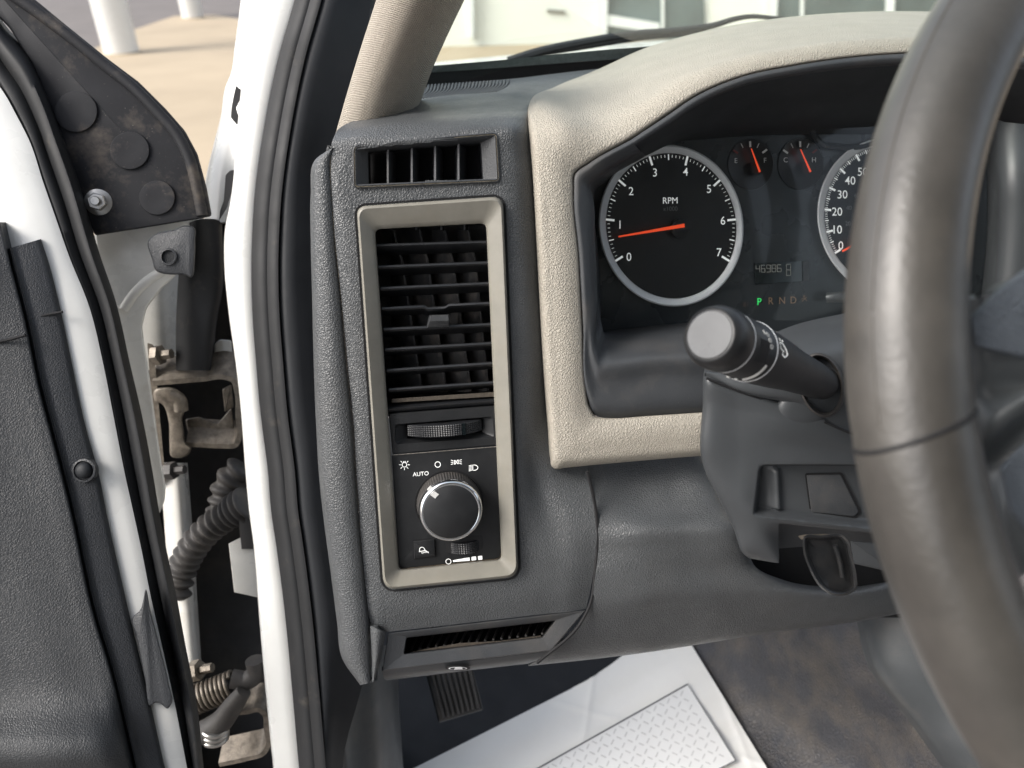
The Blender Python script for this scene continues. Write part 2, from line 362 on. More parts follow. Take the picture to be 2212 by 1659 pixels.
wq([cJ(1570, 60), cJ(1690, 70), cJ(1685, 90), cJ(1570, 80)], .002, .03, 'wall_plate', 'bezel', bw)
# ------------------------------------------------------------------ the truck
T = thing('pickup_truck', 'white pickup truck with its driver door open and tan and grey dashboard', 'truck', (0, .3, 0))
# hood and windshield
hd = [[D(880, 148, .95), D(1100, 130, 1.0), D(1300, 112, 1.05), D(1700, 84, 1.1), D(2200, 62, 1.2)],
      [D(900, 138, 1.25), D(1120, 117, 1.3), D(1300, 98, 1.35), D(1700, 72, 1.4), D(2200, 50, 1.5)]]
surf('hood', hd, 'white', T, 30, 6, .01)
wsr = [[D(760, 215, .66), D(1100, 176, .70), D(1500, 150, .74), D(2300, 120, .78)],
       [D(800, 20, .56), D(1100, -40, .58), D(1500, -80, .60), D(2300, -110, .62)],
       [D(800, -300, .48), D(1100, -340, .49), D(1500, -380, .5), D(2300, -400, .52)],
       [C(-.15, .16, 1.98), C(.3, .18, 1.98), C(.8, .18, 1.98), C(1.6, .16, 1.98)]]
ws = surf('windshield', wsr, 'glass', T, 30, 20, 0)
fr = [[D(880, 192, .676), D(1100, 172, .688), D(1300, 152, .70), D(1500, 140, .72), D(2200, 110, .75)],
      [D(890, 160, .668), D(1100, 145, .680), D(1300, 130, .69), D(1500, 118, .71), D(2200, 90, .74)]]
surf('black_band', fr, 'rubberclean', ws, 30, 4, .002)
fr2 = [[D(890, 160, .666), D(1100, 145, .678), D(1300, 130, .688), D(1500, 118, .708), D(2200, 90, .738)],
       [D(905, 145, .664), D(1100, 128, .676), D(1300, 108, .686), D(1500, 95, .70), D(2200, 70, .73)]]
surf('dotted_band', fr2, 'frit', ws, 30, 4, .002)
wp = [cJ(1320, 400), cJ(1500, 340), cJ(1800, 275), cJ(2100, 225), cK(0, 195), cK(200, 165), cK(330, 125), cK(420, 108), cK(600, 118), cK(740, 128)]
wi = MB().tube(spline([D(x, y, .93) for x, y in wp], 50), [.006 - .004 * k / 49 for k in range(50)], 8).build('wiper', 'wipe', T)
MB().tube(spline([D(x, y, .95) for x, y in (cJ(1480, 350), cJ(1800, 300), cJ(2212, 235), cK(150, 200))], 30), .0045, 8).build('wiper_blade', 'wipe', wi)
# ---- roof and rear of the cab (they shade the interior as the real cab does)
wbox(MB(), -.24, 1.75, -.95, .16, 1.98, 2.03).build('roof', 'headliner', T, smooth=False)
wbox(MB(), -.24, 1.75, -1.0, -.95, .5, 2.03).build('cab_back', 'headliner', T, smooth=False)
wbox(MB(), 1.70, 1.75, -.95, .6, .5, 1.45).build('passenger_door', 'doortrim', T, smooth=False)
# ---- A pillar, jamb, seals
def strip(name, L_, R_, prof, m, par, dl, dr, n=70, thick=.004):
    """band between two traced pixel edges; prof = [(t, rise towards the camera)]; dl/dr depth functions of y"""
    a, b = px2(L_, n), px2(R_, n); rows = []
    for (p, q) in zip(a, b):
        row = []
        for t, h in prof:
            x, y = p[0] + (q[0] - p[0]) * t, p[1] + (q[1] - p[1]) * t
            d = dl(y) + (dr(y) - dl(y)) * t - h; row.append(D(x, y, d))
        rows.append(row)
    return MB().grid(rows).build(name, m, par, thick, 70)
def K_(v): return lambda y: v
def lin(y0, d0, y1, d1): return lambda y: d0 + (d1 - d0) * (y - y0) / (y1 - y0)
rnd = lambda hh, n=9, pw=2: [(k / (n - 1), hh * (1 - abs(2 * k / (n - 1) - 1) ** pw)) for k in range(n)]
jL = [(555, -60), (545, 0), (528, 120), (512, 280), (498, 430), (485, 500), (484, 570), (493, 670), (510, 793), (520, 886), (530, 1020), (538, 1106), (547, 1173), (560, 1339), (573, 1489), (590, 1659), (598, 1740)]
jR = [(655, -60), (640, 0), (606, 120), (573, 283), (553, 433), (549, 500), (547, 570), (549, 670), (558, 793), (566, 886), (583, 1020), (590, 1106), (600, 1173), (621, 1339), (635, 1489), (650, 1659), (658, 1740)]
jd = lin(0, .60, 1659, .62)
pil = strip('door_pillar', jL, jR, [(0, -.03), (.02, 0), (.08, .003), (.2, .004), (.6, .004), (.9, .003), (1, .001)], 'white', T, jd, jd)
oL = [(527, -60), (520, 0), (507, 100), (498, 160), (487, 187), (477, 250), (460, 317), (443, 395), (440, 480)]
oR = [(575, -60), (565, 0), (545, 100), (534, 160), (530, 187), (525, 250), (518, 317), (505, 395), (490, 480)]
strip('outer_pillar', oL, oR, [(0, -.02), (.05, 0), (.3, .004), (.7, .002), (1, -.004)], 'white', T, K_(.66), K_(.64))
sl_ = rpoly([cA(1530, 555), cA(1562, 580), cA(1560, 640), cA(1530, 700), cA(1560, 800), cA(1535, 810), cA(1495, 760), cA(1500, 700), cA(1515, 620)], 3, 3)
PSL = Plane(D(505, 230, .632), (0, -.1, 1))
MB().slab(PSL, sl_, -.004, .004).build('drain_slot', 'void', pil)
sl2 = rpoly([cA(1462, 1135), cA(1490, 1105), cA(1520, 1100), cA(1500, 1250), cA(1470, 1350), cA(1420, 1430), cA(1425, 1370), cA(1450, 1300)], 3, 3)
MB().slab(Plane(D(490, 420, .622), (0, -.1, 1)), sl2, -.004, .004).build('pillar_gap', 'void', pil)
off = lambda P, dx: [(x + dx, y) for x, y in P]
seal = strip('weatherstrip', off(jR, -4), off(jR, 34), rnd(.003), 'rubber', T, K_(.595), K_(.59))
strip('seal_lip', off(jR, 30), off(jR, 54), rnd(.0012), 'rubber', seal, K_(.588), K_(.585))
ip = strip('inner_pillar', off(jR, 48), [(850, -60), (830, 0), (800, 100), (760, 220), (745, 300), (745, 400), (745, 500), (745, 570), (750, 670), (760, 793), (770, 886), (785, 1020), (790, 1106), (800, 1173), (815, 1339), (780, 1489), (740, 1659), (745, 1740)],
           [(0, -.004), (.06, .001), (.16, .003), (.3, .002), (.45, -.002), (.7, -.006), (1, -.01)], 'rubberclean', T, K_(.588), K_(.60))
# pillar fabric trim
pl_ = [(900, -80), (826, -20), (811, 5), (775, 117), (745, 217), (726, 290)]
pl_ = [(838, -80), (811, 5), (775, 117), (745, 217), (724, 292)]
pr_ = [(1040, -80), (1003, 0), (965, 80), (930, 160), (902, 240)]
strip('pillar_trim', pl_, pr_, [(0, -.035), (.015, -.008), (.08, .006), (.25, .020), (.5, .026), (.75, .018), (.92, .002), (.985, -.018), (1, -.05)], 'fabric', T, lin(0, .47, 290, .53), lin(0, .48, 250, .55), 60)
# ------------------------------------------------------------------ dashboard
rows = [
    [D(860, 196, .665), D(960, 184, .665), D(1040, 176, .665), D(1105, 170, .665), D(1190, 160, .67), D(1300, 148, .68)],
    [D(850, 232, .57), D(940, 218, .575), D(1040, 206, .58), D(1105, 200, .58), D(1150, 200, .59), D(1230, 184, .61)],
    [H(735, 276, -.03), H(800, 266, -.03), H(900, 252, -.032), H(1045, 243, -.036), H(1108, 240, -.036), H(1146, 236, -.05)],
    [H(723, 292, -.008), H(780, 281, -.008), H(890, 269, -.009), H(1050, 260, -.010), H(1112, 258, -.010), H(1146, 260, -.03)],
    [H(717, 308, -.0022), H(755, 300, -.0005), H(880, 291, 0), H(1065, 282, 0), H(1114, 281, -.001), H(1150, 285, -.022)],
    [H(715, 345, -.0022), H(735, 344, -.0005), H(770, 341, 0), H(1085, 330, 0), H(1112, 330, -.001), H(1156, 340, -.018)],
    [H(722, 492, -.0022), H(741, 492, -.0005), H(775, 490, 0), H(1092, 470, 0), H(1117, 470, -.001), H(1166, 470, -.018)],
    [H(737, 640, -.0022), H(756, 640, -.0005), H(790, 638, 0), H(1105, 620, 0), H(1128, 620, -.001), H(1173, 620, -.018)],
    [H(752, 795, -.0022), H(771, 794, -.0005), H(800, 790, 0), H(1112, 780, 0), H(1138, 780, -.002), H(1182, 780, -.018)],
    [H(765, 925, -.0022), H(783, 924, -.0005), H(808, 920, 0), H(1120, 910, 0), H(1144, 910, -.003), H(1192, 905, -.018)],
    [H(770, 1020, -.0022), H(789, 1020, -.0005), H(815, 1018, 0), H(1124, 990, 0), H(1150, 985, -.005), H(1262, 985, -.022)],
    [H(775, 1080, -.0022), H(794, 1080, -.0005), H(822, 1078, 0), H(1126, 1060, 0), H(1165, 1050, -.006), H(1277, 1052, -.008)],
    [H(779, 1150, -.0022), H(799, 1150, -.0005), H(830, 1150, 0), H(1127, 1135, 0), H(1190, 1130, -.002), H(1289, 1130, .001)],
    [H(788, 1250, -.0022), H(808, 1252, -.0005), H(842, 1250, 0), H(1122, 1232, 0), H(1200, 1222, .001), H(1284, 1222, .001)],
    [H(795, 1320, -.0022), H(811, 1322, -.0005), H(840, 1322, 0), H(1120, 1290, 0), H(1195, 1280, 0), H(1275, 1275, -.001)],
    [H(798, 1358, -.006), H(812, 1362, -.003), H(838, 1365, -.003), H(1110, 1334, -.003), H(1190, 1325, -.003), H(1266, 1315, -.004)],
]
for i_, r_ in enumerate(rows):
    w_ = {10: .25, 11: .32}.get(i_, .5 if i_ < 10 else .42)
    r_.insert(5, r_[4].lerp(r_[5], w_) + DASH.n * (.003 if 3 <= i_ < 9 else .001))
    a_, b_ = r_[2].copy(), r_[3].copy(); r_.insert(3, a_.lerp(b_, .94)); r_.insert(3, a_.lerp(b_, .06))
HV = [(770, 322), (1068, 294), (1074, 388), (770, 400)]
HB = [(790, 462), (1070, 445), (1106, 1236), (842, 1262)]
dash = surf('dashboard', rows, 'dash', T, 150, 240, .003, [HV, HB], 50)
# end cap
eo = [(712, 322), (680, 346), (671, 420), (671, 520), (674, 640), (677, 767), (683, 925), (690, 1040), (700, 1130), (716, 1250), (728, 1345), (738, 1420), (778, 1480)]
ei = [(723, 318), (720, 345), (725, 420), (731, 520), (744, 640), (755, 767), (771, 925), (778, 1040), (784, 1130), (795, 1250), (804, 1345), (806, 1420), (805, 1474)]
strip('end_cap', eo, ei, [(0, -.05), (.03, -.012), (.1, -.005), (.25, -.001), (.5, .001), (.8, .0015), (.88, -.001), (1, -.012)], 'dash', dash, lambda y: -H(690, y).z, lambda y: -H(760, y).z + .002, 90)
# corner below the panel
strip('panel_corner', [(799, 1352), (803, 1420), (803, 1474)], [(834, 1366), (824, 1420), (810, 1472)], rnd(.004, 7), 'dash', dash, lambda y: -H(760, y).z + .002, lambda y: -H(800, y).z + .002, 20)
# top grille
TOPP = [(905, 212), (932, 184), (1098, 172), (1078, 198)]
gr = MB().add([D(898, 216, .612), D(930, 186, .655), D(1100, 174, .655), D(1080, 200, .605)], [(0, 1, 2, 3)]).build('demister_grille', 'void', dash, .001)
mb = MB()
for k in range(24):
    t = k / 23; a = D(900 + 172 * t, 216 - 16 * t, .598 - .006 * t); b = D(926 + 172 * t, 184.5 - 11 * t, .645); mid = (a + b) / 2 + (D(1000, 180, .6) - D(990, 180, .6)) * .8
    mb.tube(spline([a, mid, b], 7), .0011, 6)
mb.build('grille_slats', 'dashfine', gr)
# demister vent on the face
DV = DASH
vo = rpoly([(760, 311), (1076, 284), (1082, 395), (762, 409)], [18, 14, 14, 14], 6)
vi = rpoly([cD(500, 395), cD(1395, 325), cD(1415, 620), cD(505, 670)], [8, 4, 4, 4], 6)
L0 = [[DV.at(x, y, -.004) for x, y in vo], [DV.at(x, y, .0012) for x, y in inset(vo, 1)], [DV.at(x, y, .0018) for x, y in inset(vo, 3)], [DV.at(x, y, .0002) for x, y in inset(vo, 5)], [DV.at(x, y, .0018) for x, y in inset(vo, 7)],
      [DV.at(x, y, .001) for x, y in inset(vo, 10)], [DV.at(x, y, -.006) for x, y in vi], [DV.at(x, y, -.03) for x, y in inset(vi, 5)]]
dv = MB().loft(L0, False, False).build('demister_vent', 'dashfine', T, 0, 25)
MB().ribbon(DV, inset(vo, 5), 1.5, .0011, True).build('dust_line', mat('tan dust line', (.30, .26, .19), .9, var=.4, vscale=300), dv)
MB().poly(DV, rpoly([(770, 320), (1070, 294), (1074, 392), (770, 402)], 4, 3), -.031).build('duct', 'void', dv)
for k, x in enumerate((650, 840, 1025, 1210)):
    yt, yb = 380 - k * 15, 655 - k * 10; mb = MB()
    fa = [cD(x, yt + 8), cD(x, yb + 6)]; fb = [cD(x + 14, yt - 2), cD(x + 14, yb + 6)]; fc = [cD(x + 70, yt + 40), cD(x + 70, yb)]
    a0, a1 = DV.at(*fa[0], -.006), DV.at(*fa[1], -.006); b0, b1 = DV.at(*fb[0], -.0055), DV.at(*fb[1], -.0055); c0, c1 = DV.at(*fc[0], -.024), DV.at(*fc[1], -.024)
    dn = DV.n * -.02
    mb.loft([[a0, b0, c0, a0 + dn], [a1, b1, c1, a1 + dn]], True, True).build('fin', 'dashfine', dv, 0, 30)
# ---- long vent bezel
bo = rpoly([(770, 446), (1086, 424), (1120, 1246), (829, 1275)], [22, 26, 28, 30], 8)
bi = rpoly([(810, 495), (1050, 482), (1083, 1208), (862, 1231)], [14, 14, 10, 10], 8)
def mixp(a, b, t): return [(p[0] + (q[0] - p[0]) * t, p[1] + (q[1] - p[1]) * t) for p, q in zip(a, b)]
prof = [(-.008, .0), (-.001, .0), (.0035, .0), (.006, .05), (.0068, .12), (.0062, .22), (.0045, .5), (.0025, .8), (.0015, .93), (0, 1), (-.012, 1.0)]
bz = MB().loft([[H(x, y, h) for x, y in mixp(bo, bi, t)] for h, t in prof], False, False).build('vent_bezel', 'bezel', T, 0, 35)
MB().loft([[H(x, y, -.0035) for x, y in inset(bo, -7)], [H(x, y, .0007) for x, y in inset(bo, -5.5)], [H(x, y, .0005) for x, y in inset(bo, -2)], [H(x, y, -.003) for x, y in inset(bo, 0)]], False, False).build('bezel_gap', 'void', bz)
# vent box
AV = DASH.shift(-.004)
av = MB().loft([[H(x, y, -.004) for x, y in [(804, 489), (1052, 478), (1076, 884), (832, 900)]], [H(x, y, -.05) for x, y in [(812, 495), (1048, 486), (1070, 884), (838, 892)]]], False, True).build('air_vent', 'blackdust', T)
slats = [((565, 1135), (1440, 1108), 20), ((580, 1305), (1450, 1272), 18), ((600, 1475), (1465, 1435), 17), ((610, 1635), (1475, 1592), 15)]
slats = [(cD(*a), cD(*b), w) for a, b, w in slats] + [(cE(*a), cE(*b), w) for a, b, w in [((625, 190), (1490, 150), 15), ((635, 350), (1495, 300), 12), ((650, 515), (1505, 458), 11), ((665, 668), (1515, 610), 10)]]
for k, (a, b, w) in enumerate(slats):
    mb = MB(); loops = []
    for t in (0, .385, .42, .58, .615, 1) if k in (3,) else (0, .5, 1):
        x, y = a[0] + (b[0] - a[0]) * t, a[1] + (b[1] - a[1]) * t
        if k == 3 and .4 < t < .6: y += 5
        loops.append([H(x, y + 2.5, -.0035), H(x, y - 1, -.0042), H(x, y - 2.5, -.0065), H(x, y + w - 3, -.022), H(x, y + w + 3, -.022), H(x, y + 6, -.0045)])
    mb.loft(loops, True, True).build('slat', 'black', av, 0, 30)
# vanes
for k in range(4):
    tl = [(670, 740), (790, 945), (975, 1145), (1180, 1330)][k]; bl = [(700, 935), (950, 1128), (1140, 1322), (1330, 1462)][k]
    Lx = [cD(tl[0], 1020), cE(bl[0], 690)]; Rx = [cD(tl[1], 1020), cE(bl[1], 690)]; rows = []
    for j in range(12):
        t = j / 11; e = 8 * (math.cos(min(1, t * 6) * math.pi / 2)) if t < .17 else 0
        l = (Lx[0][0] + (Lx[1][0] - Lx[0][0]) * t + e, Lx[0][1] + (Lx[1][1] - Lx[0][1]) * t); r = (Rx[0][0] + (Rx[1][0] - Rx[0][0]) * t - e, Rx[0][1] + (Rx[1][1] - Rx[0][1]) * t)
        rows.append([H(l[0], l[1], -.040), H((l[0] + r[0]) / 2, (l[1] + r[1]) / 2, -.034), H(r[0] - 4, r[1], -.027), H(r[0], r[1], -.027), H(r[0] + 1, r[1], -.032)])
    MB().grid(rows).build('vane', 'blackdust', av, .0015, 30)
    px_, py_ = cD(tl[1] - 60, 990)
    MB().tube([H(px_, py_ - 10, -.03), H(px_, py_ + 8, -.03)], .0018, 10).build('vane_pin', 'black', av)
# tab
q0 = [cE(970, 185), cE(1145, 185), cE(1140, 130), cE(985, 135)]; q1 = [cE(1000, 95), cE(1135, 92), cE(1125, 68), cE(1012, 72)]
MB().loft([[H(x, y, -.012) for x, y in rpoly([cE(960, 190), cE(1150, 182), cE(1145, 75), cE(985, 80)], 2, 3)], [H(x, y, .0) for x, y in rpoly([cE(972, 178), cE(1146, 172), cE(1140, 80), cE(995, 85)], 2, 3)],
           [H(x, y, .004) for x, y in rpoly([cE(988, 130), cE(1140, 126), cE(1135, 78), cE(1003, 82)], 2, 3)]], True, True).build('adjuster_tab', 'cap', av, 0, 30)
# dusty sill at the foot of the vent, lower bar
MB().slab(DASH, [cE(690, 745), cE(1515, 690), cE(1520, 725), cE(690, 775)], -.03, -.006).build('vent_sill', mat('brown dust', (.07, .058, .045), .9, grain=.6, gscale=700, gtype='noise', var=.3, vscale=300), av)
MB().loft([[H(*cE(672, y), h), H(*cE(1524, y - 66), h)] for y, h in ((760, -.014), (815, -.004), (828, -.0025), (840, -.003), (862, -.007), (872, -.012))][:1] and
          [[H(*cE(655, y), h) for y, h in ((770, -.016), (818, -.004), (828, -.0022), (842, -.003), (866, -.008), (860, -.016))], [H(*cE(1526, y - 66), h) for y, h in ((770, -.016), (818, -.004), (828, -.0022), (842, -.003), (866, -.008), (860, -.016))]], True, True).build('vent_bar', 'black', av, 0, 30)
# thumbwheel panel
po = rpoly([cE(664, 862), cE(1526, 795), cE(1534, 1112), cE(696, 1184)], 2, 3)
pin_ = rpoly([cE(715, 950), cE(1485, 888), cE(1500, 1045), cE(722, 1102)], [6, 6, 6, 6], 3)
pin2 = rpoly([cE(800, 945), cE(1405, 893), cE(1408, 1010), cE(812, 1062)], [2, 2, 2, 2], 3)
tp = MB().loft([[H(x, y, -.015) for x, y in po], [H(x, y, -.004) for x, y in po], [H(x, y, -.003) for x, y in inset(po, 1.5)], [H(x, y, -.003) for x, y in inset(pin_, -1)], [H(x, y, -.0036) for x, y in pin_], [H(x, y, -.0085) for x, y in pin2], [H(x, y, -.02) for x, y in pin2]], False, True).build('vent_dial_panel', 'switch', T, 0, 25)
def thumb(pl, xl, yl, xr, yr, hgt, prot, name, par, nk, nr, mark=None):
    """knurled wheel edge: a disc lying along the slot, its rim bulging out of the panel"""
    a, b = pl.at(xl, yl, -.006), pl.at(xr, yr, -.006); ch = (b - a).length / 2; u = (b - a).normalized(); n = pl.n; w = n.cross(u)
    if w.y < 0: w = -w
    sag = prot + .006; R = (ch * ch + sag * sag) / (2 * sag); c = (a + b) / 2 - n * (R - sag); hh = hgt / F * -a.z
    th = math.asin(min(.999, ch / R)); N2 = nk * 2 + 1; mb = MB(); rows = []
    rows.append([c + (u * math.sin(-th + 2 * th * i / (N2 - 1)) + n * math.cos(-th + 2 * th * i / (N2 - 1))) * (R * .80) + w * hh * .5 for i in range(N2)])
    rows.append([c + (u * math.sin(-th + 2 * th * i / (N2 - 1)) + n * math.cos(-th + 2 * th * i / (N2 - 1))) * (R - .0006) + w * hh * .5 for i in range(N2)])
    for j in range(nr * 2 + 1):
        z = hh * (.46 - .92 * j / (nr * 2)); row = []
        for i in range(N2):
            t = -th + 2 * th * i / (N2 - 1); rr = R + (.0007 if (i % 2 and j % 2) else 0)
            row.append(c + (u * math.sin(t) + n * math.cos(t)) * rr + w * z)
        rows.append(row)
    rows.append([c + (u * math.sin(-th + 2 * th * i / (N2 - 1)) + n * math.cos(-th + 2 * th * i / (N2 - 1))) * (R - .0006) - w * hh * .5 for i in range(N2)])
    rows.append([c + (u * math.sin(-th + 2 * th * i / (N2 - 1)) + n * math.cos(-th + 2 * th * i / (N2 - 1))) * (R * .80) - w * hh * .5 for i in range(N2)])
    o = mb.grid(rows).build(name, 'black', par, 0, 20)
    if mark is not None:
        t0 = -th + 2 * th * mark; rows = []
        for dt in (-.03, .03): rows.append([c + (u * math.sin(t0 + dt) + n * math.cos(t0 + dt)) * (R + .0009) + w * z for z in (hh * .47, -hh * .47)])
        MB().grid(rows).build('mark', 'lcd', o, .0004)
    return o
x0, y0 = cE(812, 996); x1, y1 = cE(1400, 950)
thumb(DASH, x0, y0, x1, y1, 27, .004, 'thumbwheel', tp, 34, 6, .72)
# ---- light switch panel
so = rpoly([cE(690, 1193), cE(1532, 1124), (1082, 1206), (862, 1229)], [2, 2, 12, 12], 5)
SW = DASH.shift(-.0025)
sw = MB().slab(DASH, so, -.015, -.0025, .0008, 1.5).build('light_switch_panel', 'switch', T, 0, 25)
# grime line around the edge
mb = MB().ribbon(DASH, so[12:] + so[:0], 2.2, -.0033); mb.build('edge_grime', mat('brown grime', (.24, .19, .13), .9, var=.4, vscale=400), sw)
MB().ribbon(DASH, [cE(700, 1190), cE(900, 1174), cE(1200, 1149), cE(1530, 1122)], 1.1, -.0016).build('edge_highlight', mat('painted edge highlight', (.22, .2, .17), .6, var=.6, vscale=500), sw)  # pale ribbon painting a highlight along the panel's top edge
kb = cL(742, 775); kc = SW.at(*kb)
rib = lambda k, h: (1 + .018 * (1 if k % 4 < 2 else -1)) if .001 < h < .0125 else 1
kn = MB().lathe(kc, SW.n, [(.0216, 0), (.0214, .0012), (.0211, .004), (.0203, .0120), (.0196, .0128)], 288, rib).build('light_knob', 'boot', sw, 0, 60)
MB().lathe(kc, SW.n, [(.0232, -.0005), (.0232, .0006), (.0224, .0006), (.0222, -.0005)], 72).build('knob_gap', 'void', sw)
MB().lathe(kc, SW.n, [(.0197, .0122), (.0207, .0134), (.0209, .0148), (.0206, .0163), (.0198, .0176), (.0187, .0183), (.0182, .0180)], 96).build('chrome_ring', 'chrome', kn, 0, 80)
MB().lathe(kc, SW.n, [(.0182, .0165), (.0182, .0178), (.0176, .0183), (.001, .0185)], 96).build('knob_face', 'switch', kn)
KF = SW.shift(.0187)
mk = [cL(538, 690), cL(580, 645), cL(632, 682), cL(590, 728)]
MB().slab(KF, mk, -.0006, .0002).build('marker', 'printgrey', kn)
mk2 = [cL(500, 628), cL(540, 585), cL(590, 640), cL(540, 672)]
MB().slab(SW.shift(.0172), mk2, -.002, .0004, .0003, 1).build('marker', 'printgrey', kn)
h = .0003
def sym(name):
    global sy
    sy.build(name, 'print', sw, 0, 30, False); sy = MB()
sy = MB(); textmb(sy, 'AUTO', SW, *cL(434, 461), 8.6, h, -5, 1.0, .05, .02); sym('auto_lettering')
lw = 1.5
def circ(c, r, n=28, ry=None): return [(c[0] + r * math.sin(2 * math.pi * k / n), c[1] - (ry or r) * math.cos(2 * math.pi * k / n)) for k in range(n)]
c = cL(256, 360); sy.ribbon(SW, circ(c, 5), lw, h, True)
for k in range(8):
    a = 2 * math.pi * k / 8
    if k == 0: continue
    sy.ribbon(SW, [(c[0] + 7 * math.sin(a), c[1] - 7 * math.cos(a)), (c[0] + 11.5 * math.sin(a), c[1] - 11.5 * math.cos(a))], 1.3, h)
sy.ribbon(SW, [(c[0] - 2.5, c[1] - 4), (c[0] - 2.5, c[1] - 7), (c[0] + 2.5, c[1] - 7.4), (c[0] + 2.5, c[1] - 4)], 1.3, h)
sym('lamp_symbol'); sy.ribbon(SW, circ(cL(618, 357), 5.9), 1.5, h, True); sym('off_symbol')
for sg, cc in ((-1, cL(800, 333)), (1, cL(842, 328))):
    hf_ = [(cc[0] - sg * 3.2 * math.sin(math.pi * k / 10), cc[1] - 4.3 * math.cos(math.pi * k / 10)) for k in range(11)]
    sy.ribbon(SW, hf_, 1.4, h, True)
    for k in (-1, 0, 1): sy.ribbon(SW, [(cc[0] + sg * 2.2, cc[1] + k * 3), (cc[0] + sg * 7.6, cc[1] + k * 4.8)], 1.3, h)
sym('parking_lamp_symbol')
cc = cL(1020, 391)
sy.ribbon(SW, [(cc[0] - 4, cc[1] - 5.6)] + [(cc[0] - 1 + 8 * math.sin(math.pi * k / 10), cc[1] - 5.8 * math.cos(math.pi * k / 10)) for k in range(11)] + [(cc[0] - 4, cc[1] + 5.8)], 1.5, h, True)
for k in range(5): sy.ribbon(SW, [(cc[0] - 6, cc[1] - 5.2 + k * 2.7), (cc[0] - 12.5, cc[1] - 4.0 + k * 2.8)], 1.3, h)
sym('headlamp_symbol'); sy.ribbon(SW, circ(cL(735, 1413), 5.5), 1.3, h, True)
sy.poly(SW, [cL(782, 1400), cL(965, 1367), cL(968, 1405), cL(785, 1417)], h)
sy.poly(SW, rpoly([cL(985, 1362), cL(1035, 1355), cL(1038, 1398), cL(986, 1404)], 2, 3), h)
sy.poly(SW, rpoly([cL(1055, 1354), cL(1103, 1349), cL(1105, 1392), cL(1058, 1397)], 2, 3), h)
sym('dimmer_scale')
bt = MB().slab(SW, rpoly([cL(352, 1190), cL(585, 1168), cL(595, 1355), cL(362, 1382)], 2, 3), -.001, .0022, .001, 3).build('cargo_light_button', 'switch', sw, 0, 30)
MB().slab(SW, rpoly([cL(343, 1178), cL(594, 1155), cL(604, 1366), cL(353, 1394)], 2, 3), -.002, .0002).build('button_gap', 'void', bt)
sy = MB(); h = .0025
cc = cL(447, 1285)
sy.ribbon(SW, [(cc[0] - 6.5, cc[1] + 4.5), (cc[0] + 6, cc[1] + 1.5)] + [(cc[0] + 5.5 * math.cos(a), cc[1] + 0 - 5.5 * math.sin(a)) for a in [.1 + math.pi * 1.15 * k / 10 for k in range(11)]], 1.3, h)
for k in range(5): sy.ribbon(SW, [(cc[0] - 1 + k * 2.4, cc[1] + 5.0 - k * .5), (cc[0] + .8 + k * 3.4, cc[1] + 8.8 - k * .9)], 1.1, h)
sy.ribbon(SW, [(cc[0] + 6, cc[1]), (cc[0] + 14.5, cc[1] + 7)], 1.2, h)
sy.build('button_symbol', 'print', bt, 0, 30, False)
MB().slab(SW, rpoly([cL(700, 1165), cL(1100, 1128), cL(1108, 1268), cL(1000, 1330), cL(712, 1318)], 2, 3), -.004, .0002).build('dimmer_slot', 'void', sw)
x0, y0 = cL(722, 1245); x1, y1 = cL(1096, 1205)
thumb(SW.shift(.001), x0, y0, x1, y1, 26, .003, 'dimmer_wheel', sw, 20, 6)
# ------------------------------------------------------------------ beige cluster surround
st = [((1524, 984, -.006), (1523, 890, -.002)), ((1400, 994, -.006), (1400, 898, -.002)), ((1300, 1003, -.006), (1325, 903, -.002)), ((1218, 1011, -.006), (1300, 902, -.002)), ((1200, 1013, -.006), (1286, 898, -.002)), ((1192, 1008, -.008), (1280, 889, -.002)), ((1188, 990, -.012), (1273, 876, -.002)), ((1183, 930, -.018), (1266, 840, -.002)),
      ((1170, 750, -.018), (1258, 700, -.002)), ((1160, 560, -.018), (1250, 550, -.002)), ((1150, 380, -.018), (1239, 412, -.002)), ((1139, 270, -.024), (1242, 376, -.002)), ((1144, 222, -.05), (1272, 353, -.002))]
rows = []
for (ox, oy, oh), (ix, iy, ih) in st:
    P_ = lambda t, hh: H(ox + (ix - ox) * t, oy + (iy - oy) * t, hh)
    hs = {270: (-.03, -.02, -.011, -.004, .002, .004, .003, .001, -.004), 222: (-.06, -.05, -.038, -.02, -.003, .003, .003, .001, -.004)}.get(oy, (oh, oh * .4, oh * .08, .0022, .0038, .0044, .003, .0012, -.004))
    rows.append([P_(t, hh) for t, hh in zip((0, .015, .05, .13, .35, .52, .85, .97, 1), hs)])
st2 = [((1200, 187, .59), (1363, 302)), ((1300, 146, .66), (1441, 250)), ((1396, 103, .68), (1500, 210)), ((1530, 65, .68), (1600, 167)), ((1741, 33, .68), (1710, 143)), ((1875, 25, .68), (1850, 123)), ((2041, 26, .68), (2000, 114)), ((2450, 70, .68), (2450, 150))]
for (ox, oy, od), (ix, iy) in st2:
    id_ = -H(ix, iy, 0).z
    P_ = lambda t, d: D(ox + (ix - ox) * t, oy + (iy - oy) * t, d)
    k_ = (od - id_); rows.append([P_(0, od + .01), P_(.03, od), P_(.08, id_ + k_ * .84), P_(.18, id_ + k_ * .6), P_(.38, id_ + k_ * .32), P_(.55, id_ + k_ * .13), P_(.82, id_ - .001), P_(.96, id_ - .001), P_(1, id_ + .004)])
surf('cluster_surround', rows, 'beige', dash, 40, 200, .003, None, 60)
